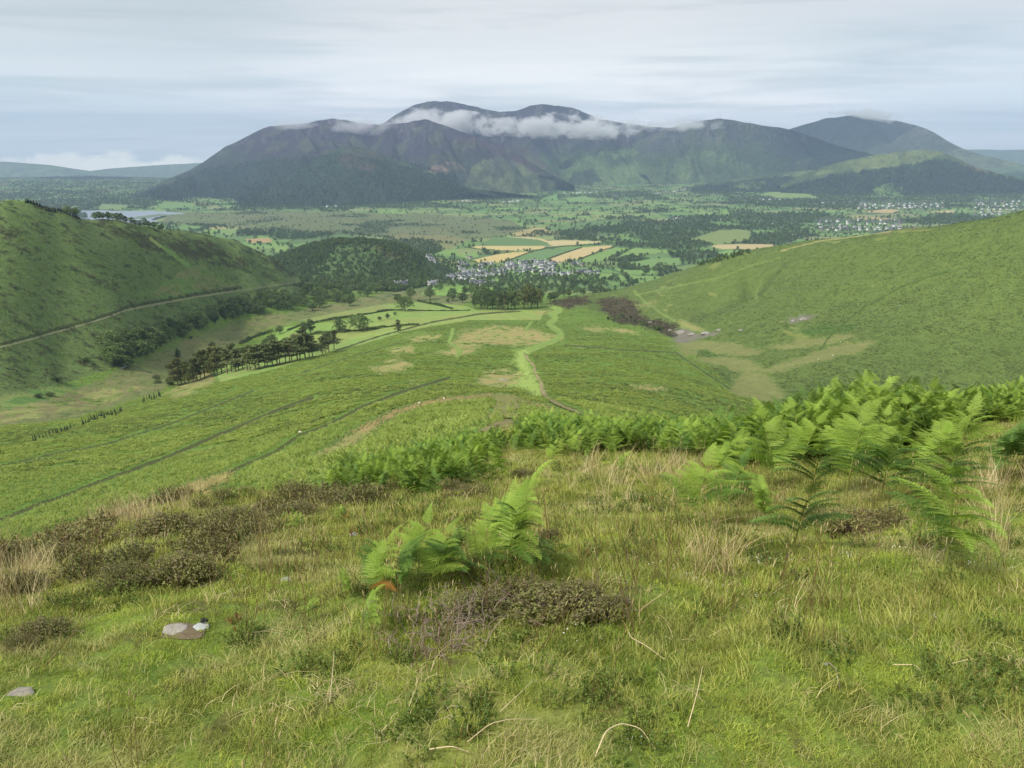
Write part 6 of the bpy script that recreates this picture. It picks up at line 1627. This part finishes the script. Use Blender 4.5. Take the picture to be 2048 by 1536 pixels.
for a in ((370,1165,150,74,'large rounded heather bush at the right end of the left heather band'), (255,1178,150,66,'dark heather bush beside the large rounded one at the left'), (120,1130,130,50,'heather bush behind the grass stand on the left'), (40,1190,130,60,'heather bush at the left edge of the turf'),
          (330,1070,150,46,'wide heather bush in the middle of the left band'), (470,1050,150,44,'heather bush where the left band narrows'), (590,1040,130,40,'brown heather bush on the brow below the bracken slope'), (740,1012,84,34,'purplish heather bush left of the near fern bank'), (690,1004,80,30,'dull heather bush on the brow beside the purplish one'),
          (1050,958,64,24,'small purple heather bush on the path edge'), (945,990,80,26,'heather patch at the foot of the left fern bank'), (1700,1062,150,56,'dark brown heather bush under the right-hand bracken'), (1770,1050,100,44,'second heather bush at the feet of the right-hand bracken'), (1640,1045,90,40,'left of the heather bushes under the right-hand bracken'),
          (585,1118,80,24,'low dark heather cushion alone in the turf'), (90,1275,120,44,'grey-green heather cushion low on the left turf'), (40,1300,90,36,'heather cushion at the left edge below the others'), (1095,1090,70,40,'heather behind the right end of the middle clump'), (965,1240,190,62,'heather bush half dead, with grey twigs, on the hummock'), (1120,1225,210,66,'green-brown heather bush along the back of the hummock'), (1050,1200,150,50,'low heather between the middle clump and the hummock'), (1215,1235,110,50,'heather at the right end of the hummock')):
    hbush(*a)
hp = []
for i in range(3):
    st, lf, tp = heather(820 + i, .26, .5, 80, 16, .0125); v, f = join([st, lf])
    hp.append(bpy.data.objects.new(f'heather_{i}', mesh_np(f'heather_{i}', v, f, mats=[M_TWIG, M_HEATH], midx=np.concatenate([np.zeros(len(st[1])), np.ones(len(lf[1]))]), attrs={'tip': ('FLOAT', np.concatenate([np.zeros(len(st[0])), tp]))})))
X, Y = sample(lambda y: 2.6 * np.clip(6 / y, 0, 1) ** .5, 3.5, 26, .86, 20000, 10)
z, g, cl = covered(X, Y); m = (g == 1) & (z == 3) & (fbm(X / 1.1, Y / 1.1, 3, 717) > -.22); X, Y = X[m], Y[m]
spread('heather', X, Y, rng.uniform(.55, 1.15, len(X)), rng.integers(0, 3, len(X)), hp, 'brown and olive heather growing in a band across the brow', .6)
# far heather on the hillsides
X, Y = sample(lambda y: .16 * np.clip(500 / y, 0, 1), 420, 1300, .8, 60000, 11)
z, g, cl = covered(X, Y); m = (z == 3); X, Y = X[m], Y[m]
fh = [leafclump(f'far_heather_{i}', 560 + i, 4, .7, 1.2, mt, .6) for i, mt in enumerate((leaf_mat('far_heather_leaf', S(76,66,52), S(92,84,60), .05, .4), M_FERN_L))]
if len(X): spread('far_heather', X, Y, rng.uniform(1.0, 2.2, len(X)), (rng.random(len(X)) < .3).astype(int), fh, 'dark heather patches on the ravine bank and the left hill')
# dead grey heather skeleton on the hummock
def dead_bush(u, v, w_, h, n, label, seed, mat=M_DEADTWIG):
    X, Y, Z = (q[0] for q in hit(u, v)); r = np.random.default_rng(seed); st = []
    for i in range(n):
        b = np.array([r.normal(0, w_ * .28), r.normal(0, w_ * .16), 0]); b[2] = H(X + b[0], Y + b[1]) - Z - .01
        p = [b]; d = np.array([r.normal(0, .8), r.normal(-.25, .7), r.uniform(.4, 1.4)]); d /= np.linalg.norm(d)
        for k in range(5):
            d = d + r.normal(0, .38, 3); d[2] -= .10; d /= np.linalg.norm(d); p.append(p[-1] + d * h * r.uniform(.14, .34))
        rad = r.uniform(.0016, .0036); st.append(tube(p, np.linspace(rad, .0007, 6), 4))
        for _ in range(2):
            q = p[r.integers(2, 5)]; d2 = r.normal(0, 1, 3); d2[2] = abs(d2[2]); d2 /= np.linalg.norm(d2)
            st.append(tube([q, q + d2 * h * .14, q + d2 * h * .24 + r.normal(0, .008, 3)], [rad * .6, .001, .0005], 3))
    o = add('dead_heather_bush', mesh_np('dead_heather_bush', *join(st), mat), None, (X, Y, Z))
    tag(o, label, 'dead heather')
dead_bush(915,1255,.36,.17,95,'tangle of dead grey heather twigs on the hummock before the ferns',1)
dead_bush(985,1215,.40,.15,60,'smaller tangle of dead heather twigs at the back of the hummock',2)
dead_bush(1200,1225,.30,.14,50,'brownish dead twigs at the right end of the hummock',3,M_TWIG)
dead_bush(880,1310,.22,.16,46,'sprawling dead twigs at the left foot of the hummock',4)
# single dead sticks and straws lying about
def stick(pts, rad, label, mat, name='dead_stalk', cat='dead stalk', lift=.012):
    P = []
    for k, (u, v, up) in enumerate(pts):
        X, Y, Z = (q[0] for q in hit(u, v)); P.append((X, Y, Z + lift + up))
    P = np.array(P); c = P[0].copy()
    t = np.linspace(0, len(P) - 1, 4 * len(P)); q = np.stack([np.interp(t, range(len(P)), P[:, i]) for i in range(3)], 1)
    kk = np.ones(3) / 3
    for i in range(3): q[1:-1, i] = np.convolve(q[:, i], kk, 'valid')
    o = add(name, mesh_np(name, *tube(q - c, np.linspace(rad * .62, rad * .25, len(q)), 5), mat, True), None, tuple(c)); tag(o, label, cat)
M_BONE = plain_mat('bleached_stalk', S(206,186,146), .8, 30., .3)
for a in (([(885,1162,.0),(930,1165,.05),(955,1175,.03)], .0035,'bare bleached twig sticking left out of the fern clump',M_DEADTWIG), ([(930,1180,.0),(925,1178,.07),(905,1170,.12),(895,1165,.13)], .003,'hooked bare twig rising from the hummock',M_DEADTWIG),
          ([(1000,1430,.0),(1035,1402,.01),(1065,1378,.02)], .003,'straight pale stalk lying in the middle of the near turf',M_BONE), ([(935,1490,.0),(980,1470,.03),(1020,1455,.02),(1075,1445,.0)], .003,'long pale curved stalk near the lower middle',M_BONE),
          ([(1190,1520,.0),(1210,1495,.05),(1240,1485,.06),(1280,1490,.05),(1310,1505,.0)], .004,'arched pale straw loop at the bottom of the turf',M_BONE), ([(1255,1265,.0),(1262,1290,.02),(1290,1305,.02),(1330,1325,.0)], .0045,'bleached root-like stalk right of the hummock',M_BONE),
          ([(1655,1340,.02),(1670,1360,.03),(1680,1390,.0)], .0035,'short white curled stalk on the right turf',M_DEADTWIG), ([(1785,1335,.0),(1830,1345,.02),(1850,1362,.0)], .003,'bent pale stalk on the right turf',M_BONE), ([(1905,1332,.0),(1950,1326,.01),(1990,1322,.0)], .0028,'straight pale stalk near the right edge',M_BONE),
          ([(660,1410,.0),(668,1370,.05),(672,1350,.09)], .003,'upright pale stalk left of the hummock',M_BONE), ([(795,1150,.0),(790,1140,.04)], .002,'tiny dead stalk in the clump',M_BONE), ([(1540,1195,.0),(1570,1180,.015),(1590,1170,.0)], .003,'pale wisp of dead stalk right of the clump',M_BONE),
          ([(1725,1250,.0),(1715,1225,.03),(1712,1200,.05)], .003,'thin crooked stalk below the tall right bracken',M_BONE), ([(860,1505,.0),(905,1515,.03),(940,1512,.0)], .004,'flat pale straw at the bottom left of the middle',M_BONE), ([(1410,1098,.0),(1432,1080,.05),(1420,1062,.12)], .003,'leaning dead stem in front of the right-hand group',M_DEADTWIG),
          ([(1375,1460,.0),(1392,1420,.06),(1400,1390,.10)], .0032,'upright pale dead stem with a bent tip in the near turf',M_BONE)):
    stick(*a)
# ------------------------------------------------------------------ stones
def stone(u, v, wpx, hpx, label, seed, c=(150,150,146)):
    X, Y, Z = (q[0] for q in hit(u, v)); w_ = px2m(wpx, u, v, Y); h = px2m(hpx, u, v, Y)
    bm = bmesh.new(); bmesh.ops.create_icosphere(bm, subdivisions=4, radius=.5)
    for vt in bm.verts:
        p = np.array(vt.co); n_ = fbm(np.array([p[0] * 3 + seed]), np.array([p[1] * 3 + p[2] * 2]), 4, seed)[0]
        k = 1 + .28 * n_
        vt.co = Vector((p[0] * k * w_, p[1] * k * w_ * .8, max(p[2] * k, -.3) * h * 1.3))
    me = bpy.data.meshes.new('stone'); bm.to_mesh(me); bm.free()
    me.polygons.foreach_set('use_smooth', [True] * len(me.polygons))
    m = plain_mat('lichened_stone', S(*c), .9, 60., .5); me.materials.append(m)
    tag(add('stone', me, None, (X, Y, Z + h * .12)), label, 'stone')
stone(402,1256,32,10,'grey stone with dark droppings at the right of the bare scrape',1,(178,182,180)); stone(350,1260,50,7,'flat pale stone on the left side of the bare scrape',2,(150,144,134))
stone(572,1162,24,8,'small pale stone in the left turf',3); stone(708,1070,20,6,'whitish stone near the brow',4,(190,190,180)); stone(1000,938,26,5,'flat pale stone beside the path',5,(176,170,156)); stone(40,1388,50,6,'weathered flat stone near the lower left edge',6,(138,132,120)); stone(1652,1330,12,6,'tiny stone in the right turf',7)
M_DUNG = plain_mat('dark_dropping', S(38,36,34), .6)
for k, (u, v) in enumerate(((408,1250),(414,1252),(406,1254))):
    X, Y, Z = (q[0] for q in hit(u, v)); bm = bmesh.new(); bmesh.ops.create_icosphere(bm, subdivisions=2, radius=.008)
    for vt in bm.verts: vt.co.z *= .8; vt.co.x *= 1.2 + .2 * math.sin(vt.co.y * 300)
    me = bpy.data.meshes.new('sheep_dropping'); bm.to_mesh(me); bm.free(); me.materials.append(M_DUNG)
    tag(add('sheep_dropping', me, None, (X, Y, Z + .028)), 'round black sheep dropping on the grey stone', 'dropping', 'droppings on the grey stone')
# bare scrape of earth and litter round the stones
path('bare_scrape', [(328,1262),(350,1260),(380,1262),(412,1262)], .13, .10, (126,112,90), 0, .004, 20, .5, 16)
# rocks and scree in the ravine and on the hillside
for k, (u, v, wp, hp_, lab) in enumerate(((1362,668,20,10,'pale broken crag at the head of the ravine'), (1384,670,16,6,'low rock ledge right of the ravine crag'), (1412,667,22,5,'rock band leading right from the ravine head'), (1438,661,12,4,'end of the rock band above the ravine'), (1340,662,8,5,'small outcrop on the heather bank'), (1300,646,9,4,'pale boulder low on the heather bank'),
                                (1606,640,16,6,'grey outcrop on the right hillside'), (1586,643,10,4,'smaller outcrop left of the grey one on the right hillside'), (1482,661,12,3,'flat rock below the hillside path'), (1004,760,12,3,'scatter of pale rocks on the dry knoll of the spur'), (1012,762,8,3,'second pale rock on the dry knoll of the spur'), (1800,455,12,4,'pale crag on the crest of the right hill'), (1826,453,9,3,'second crag on the right crest'))):
    stone(u, v, wp, hp_, lab, 40 + k, (146,141,130))
# ------------------------------------------------------------------ sheep and walkers
M_WOOL = plain_mat('wool', S(226,220,206), .9, 8., .25); M_FACE = plain_mat('sheep_face', S(120,110,100), .8)
def skin_chain(name, verts, edges, radii, mat, parent=None, sub=2):
    me = bpy.data.meshes.new(name); me.from_pydata(verts, edges, []); o = bpy.data.objects.new(name, me); COL.objects.link(o)
    o.modifiers.new('skin', 'SKIN'); o.modifiers.new('sub', 'SUBSURF').levels = sub; o.modifiers['sub'].render_levels = sub
    for i, rd in enumerate(radii): me.skin_vertices[0].data[i].radius = rd if isinstance(rd, tuple) else (rd, rd)
    me.skin_vertices[0].data[0].use_root = True
    bpy.context.view_layer.update()
    dg = bpy.context.evaluated_depsgraph_get(); me2 = bpy.data.meshes.new_from_object(o.evaluated_get(dg)); 
    bpy.data.objects.remove(o); me2.name = name; me2.materials.clear(); me2.materials.append(mat)
    for p in me2.polygons: p.use_smooth = True
    return me2
sv = [(0,0,.58),(.32,0,.60),(-.34,0,.60),(.50,0,.74),(.62,0,.86),(.78,0,.80),(.30,.13,.36),(.31,.13,.16),(.32,.13,.01),(.30,-.13,.36),(.29,-.13,.16),(.30,-.13,.01),(-.34,.13,.38),(-.40,.13,.20),(-.36,.13,.01),(-.34,-.13,.38),(-.41,-.13,.20),(-.37,-.13,.01),(-.52,0,.56),(-.56,0,.44)]
se = [(0,1),(0,2),(1,3),(3,4),(4,5),(1,6),(6,7),(7,8),(1,9),(9,10),(10,11),(2,12),(12,13),(13,14),(2,15),(15,16),(16,17),(2,18),(18,19)]
sr = [.27,.25,.26,.13,.10,.055,.08,.045,.04,.08,.045,.04,.10,.05,.04,.10,.05,.04,.05,.03]
SHEEP = skin_chain('sheep', sv, se, sr, M_WOOL)
for u, v, lab, rz in ((838,809,'white sheep on the pale track that curves round the spur',.3), (888,800,'second sheep farther along the curved pale track',2.0), (1681,685,'sheep grazing high on the tan grass of the right hill',.5), (1666,712,'sheep in the middle of the tan grass on the right hill',2.6), (1637,720,'lowest sheep on the tan grass of the right hill',1.0), (600,868,'tiny pale sheep alone in the bracken of the slope',0), (1800,612,'sheep alone on the upper right hillside',.4), (400,853,'pale sheep on the lower bracken slope',1.2)):
    X, Y, Z = (q[0] for q in hit(u, v, 30)); o = add('sheep', SHEEP, None, (X, Y, Z + .1)); o.rotation_euler = (0, 0, rz); o.scale = (.42 if u < 1000 else .9,) * 3; tag(o, lab, 'sheep')
M_SKIN = plain_mat('skin', S(196,156,130), .6); 
def walker(u, v, label, shirt, rz):
    X, Y, Z = (q[0] for q in hit(u, v, 100))
    e = bpy.data.objects.new('person', None); COL.objects.link(e); e.location = (X, Y, Z + .1); e.rotation_euler = (0, 0, rz); tag(e, label, 'person')
    bv = [(0,0,.95),(0,.01,1.15),(0,0,1.38),(0,0,1.50),(0,.01,1.62),(0,.02,1.72),(.10,.02,.88),(.11,.10,.50),(.10,.04,.10),(.10,.16,.04),(-.10,-.02,.88),(-.11,-.06,.50),(-.10,-.22,.12),(-.10,-.10,.04),(.19,0,1.40),(.26,-.06,1.14),(.26,.06,.92),(.27,.12,.82),(-.19,0,1.40),(-.26,.08,1.14),(-.25,.18,.95),(-.25,.24,.86)]
    be = [(0,1),(1,2),(2,3),(3,4),(4,5),(0,6),(6,7),(7,8),(8,9),(0,10),(10,11),(11,12),(12,13),(2,14),(14,15),(15,16),(16,17),(2,18),(18,19),(19,20),(20,21)]
    br = [.15,.14,.15,.065,.095,.085,.09,.07,.05,.045,.09,.07,.05,.045,.075,.05,.04,.035,.075,.05,.04,.035]
    b = bpy.data.objects.new('body', skin_chain('body', bv, be, br, plain_mat('dark_clothes', S(44,46,52), .8))); b.parent = e; COL.objects.link(b)
    cv = [(0,-.01,1.02),(0,.01,1.2),(0,0,1.42),(.17,0,1.40),(.26,-.05,1.18),(-.17,0,1.40),(-.26,.07,1.18)]
    c = bpy.data.objects.new('jacket', skin_chain('jacket', cv, [(0,1),(1,2),(2,3),(3,4),(2,5),(5,6)], [.17,.165,.165,.085,.07,.085,.07], plain_mat('jacket_cloth', shirt, .8))); c.parent = e; COL.objects.link(c)
    hd = bpy.data.objects.new('hair', skin_chain('hair', [(0,-.02,1.70),(0,-.03,1.78)], [(0,1)], [.092,.07], plain_mat('dark_hair', S(40,32,28), .7))); hd.parent = e; COL.objects.link(hd)
    return e
walker(1048,709,'left walker in dark clothes on the green path along the spur',S(40,42,52),.3)
walker(1052,711,'right walker with a paler jacket beside the other on the spur',S(70,66,78),.1)
# ------------------------------------------------------------------ cloud clinging to the fells
def cloud(pts, thick, hgt, dens, label, seed, thr=.625, scale=.0075):
    """a bank of cloud along a line of pixels with distances: a closed hull filled with a ragged volume"""
    P = polyline3(pts); n = len(P); V = []; k = 10
    for i in range(n):
        e = .25 + .75 * math.sin(math.pi * (i + .5) / n) ** .5
        for j in range(k):
            a = 2 * math.pi * j / k
            V.append(P[i] + np.array([0, math.cos(a) * thick * e, math.sin(a) * hgt * e]))
    Fq = [(i * k + j, i * k + (j + 1) % k, (i + 1) * k + (j + 1) % k, (i + 1) * k + j) for i in range(n - 1) for j in range(k)]
    bm = bmesh.new(); bv = [bm.verts.new(p) for p in V]
    for f in Fq: bm.faces.new([bv[q] for q in f])
    bm.faces.new(bv[:k][::-1]); bm.faces.new(bv[-k:])
    bmesh.ops.recalc_face_normals(bm, faces=bm.faces)
    c = P.mean(0)
    for v_ in bm.verts: v_.co -= Vector(c)
    me = bpy.data.meshes.new('cloud'); bm.to_mesh(me); bm.free()
    m = bpy.data.materials.new('cloud'); m.use_nodes = True; m.node_tree.nodes.clear(); t = NT(m.node_tree)
    pos = t('ShaderNodeTexCoord').outputs['Object']
    warp = t('ShaderNodeVectorMath', {0: pos, 1: (1, 1, 1.5)}, operation='MULTIPLY').outputs[0]
    nz = t.noise(t('ShaderNodeVectorMath', {0: warp, 1: (seed * 731., seed * 97., 0)}, operation='ADD').outputs[0], scale, 7, .62, Distortion=.6)
    nl = t.noise(t('ShaderNodeVectorMath', {0: pos, 1: (seed * 331., seed * 57., 9.)}, operation='ADD').outputs[0], scale * .42, 3, .5)
    nz = t.math('ADD', t.math('MULTIPLY', nz, .6), t.math('MULTIPLY', nl, .5))
    # soft edges: distance from the middle of the hull in its own generated box
    g = t('ShaderNodeTexCoord').outputs['Generated']
    q = t('ShaderNodeVectorMath', {0: t('ShaderNodeVectorMath', {0: g, 1: (.5, .5, .45)}, operation='SUBTRACT').outputs[0], 1: (1.5, 2.0, 2.0)}, operation='MULTIPLY').outputs[0]
    fall = t.math('SUBTRACT', 1.0, t('ShaderNodeVectorMath', {0: q}, operation='LENGTH').outputs['Value'], clamp=True)
    d = t.math('MULTIPLY', t.smooth(t.math('ADD', nz, t.math('MULTIPLY', fall, .20)), thr, thr + .15), dens)
    p = t('ShaderNodeVolumePrincipled', {'Color': (.97, .97, .98), 'Density': d, 'Anisotropy': .2})
    t('ShaderNodeOutputMaterial', {'Volume': p})
    me.materials.append(m)
    tag(add('cloud', me, None, tuple(c)), label, 'cloud')
cloud([(750,256,7600),(800,246,7700),(840,238,7800),(880,243,7900),(930,250,7900),(980,254,7900),(1020,254,7900)], 420, 150, .02, 'ragged white cloud over the left shoulder of the main fell', 1)
cloud([(940,256,7900),(1000,257,8000),(1050,254,8000),(1100,252,8000),(1150,250,7950),(1200,256,7900),(1250,262,7850),(1290,262,7800)], 420, 135, .02, 'long white cloud lying across the face of the main fell', 2)
cloud([(1220,250,7700),(1300,252,7700),(1360,248,7700),(1400,244,7700),(1440,243,7700),(1460,246,7700)], 330, 80, .008, 'thin cloud drifting onto the rounded fell right of the main one', 3)
cloud([(660,246,7000),(700,244,7050),(740,250,7050),(780,256,7050)], 260, 100, .006, 'wisp of mist in the hollow of the left ridge', 4, .58)
cloud([(530,254,7100),(560,250,7150),(600,246,7200),(640,242,7200)], 220, 60, .004, 'faint mist along the crest of the left ridge', 5, .58)
cloud([(1660,220,10400),(1700,220,10400),(1740,228,10400),(1790,240,10400)], 400, 70, .008, 'cloud cap on the far right fell', 6, .58, .006)
SC.cycles.volume_max_steps = 128
SC.cycles.volume_step_rate = 1.0
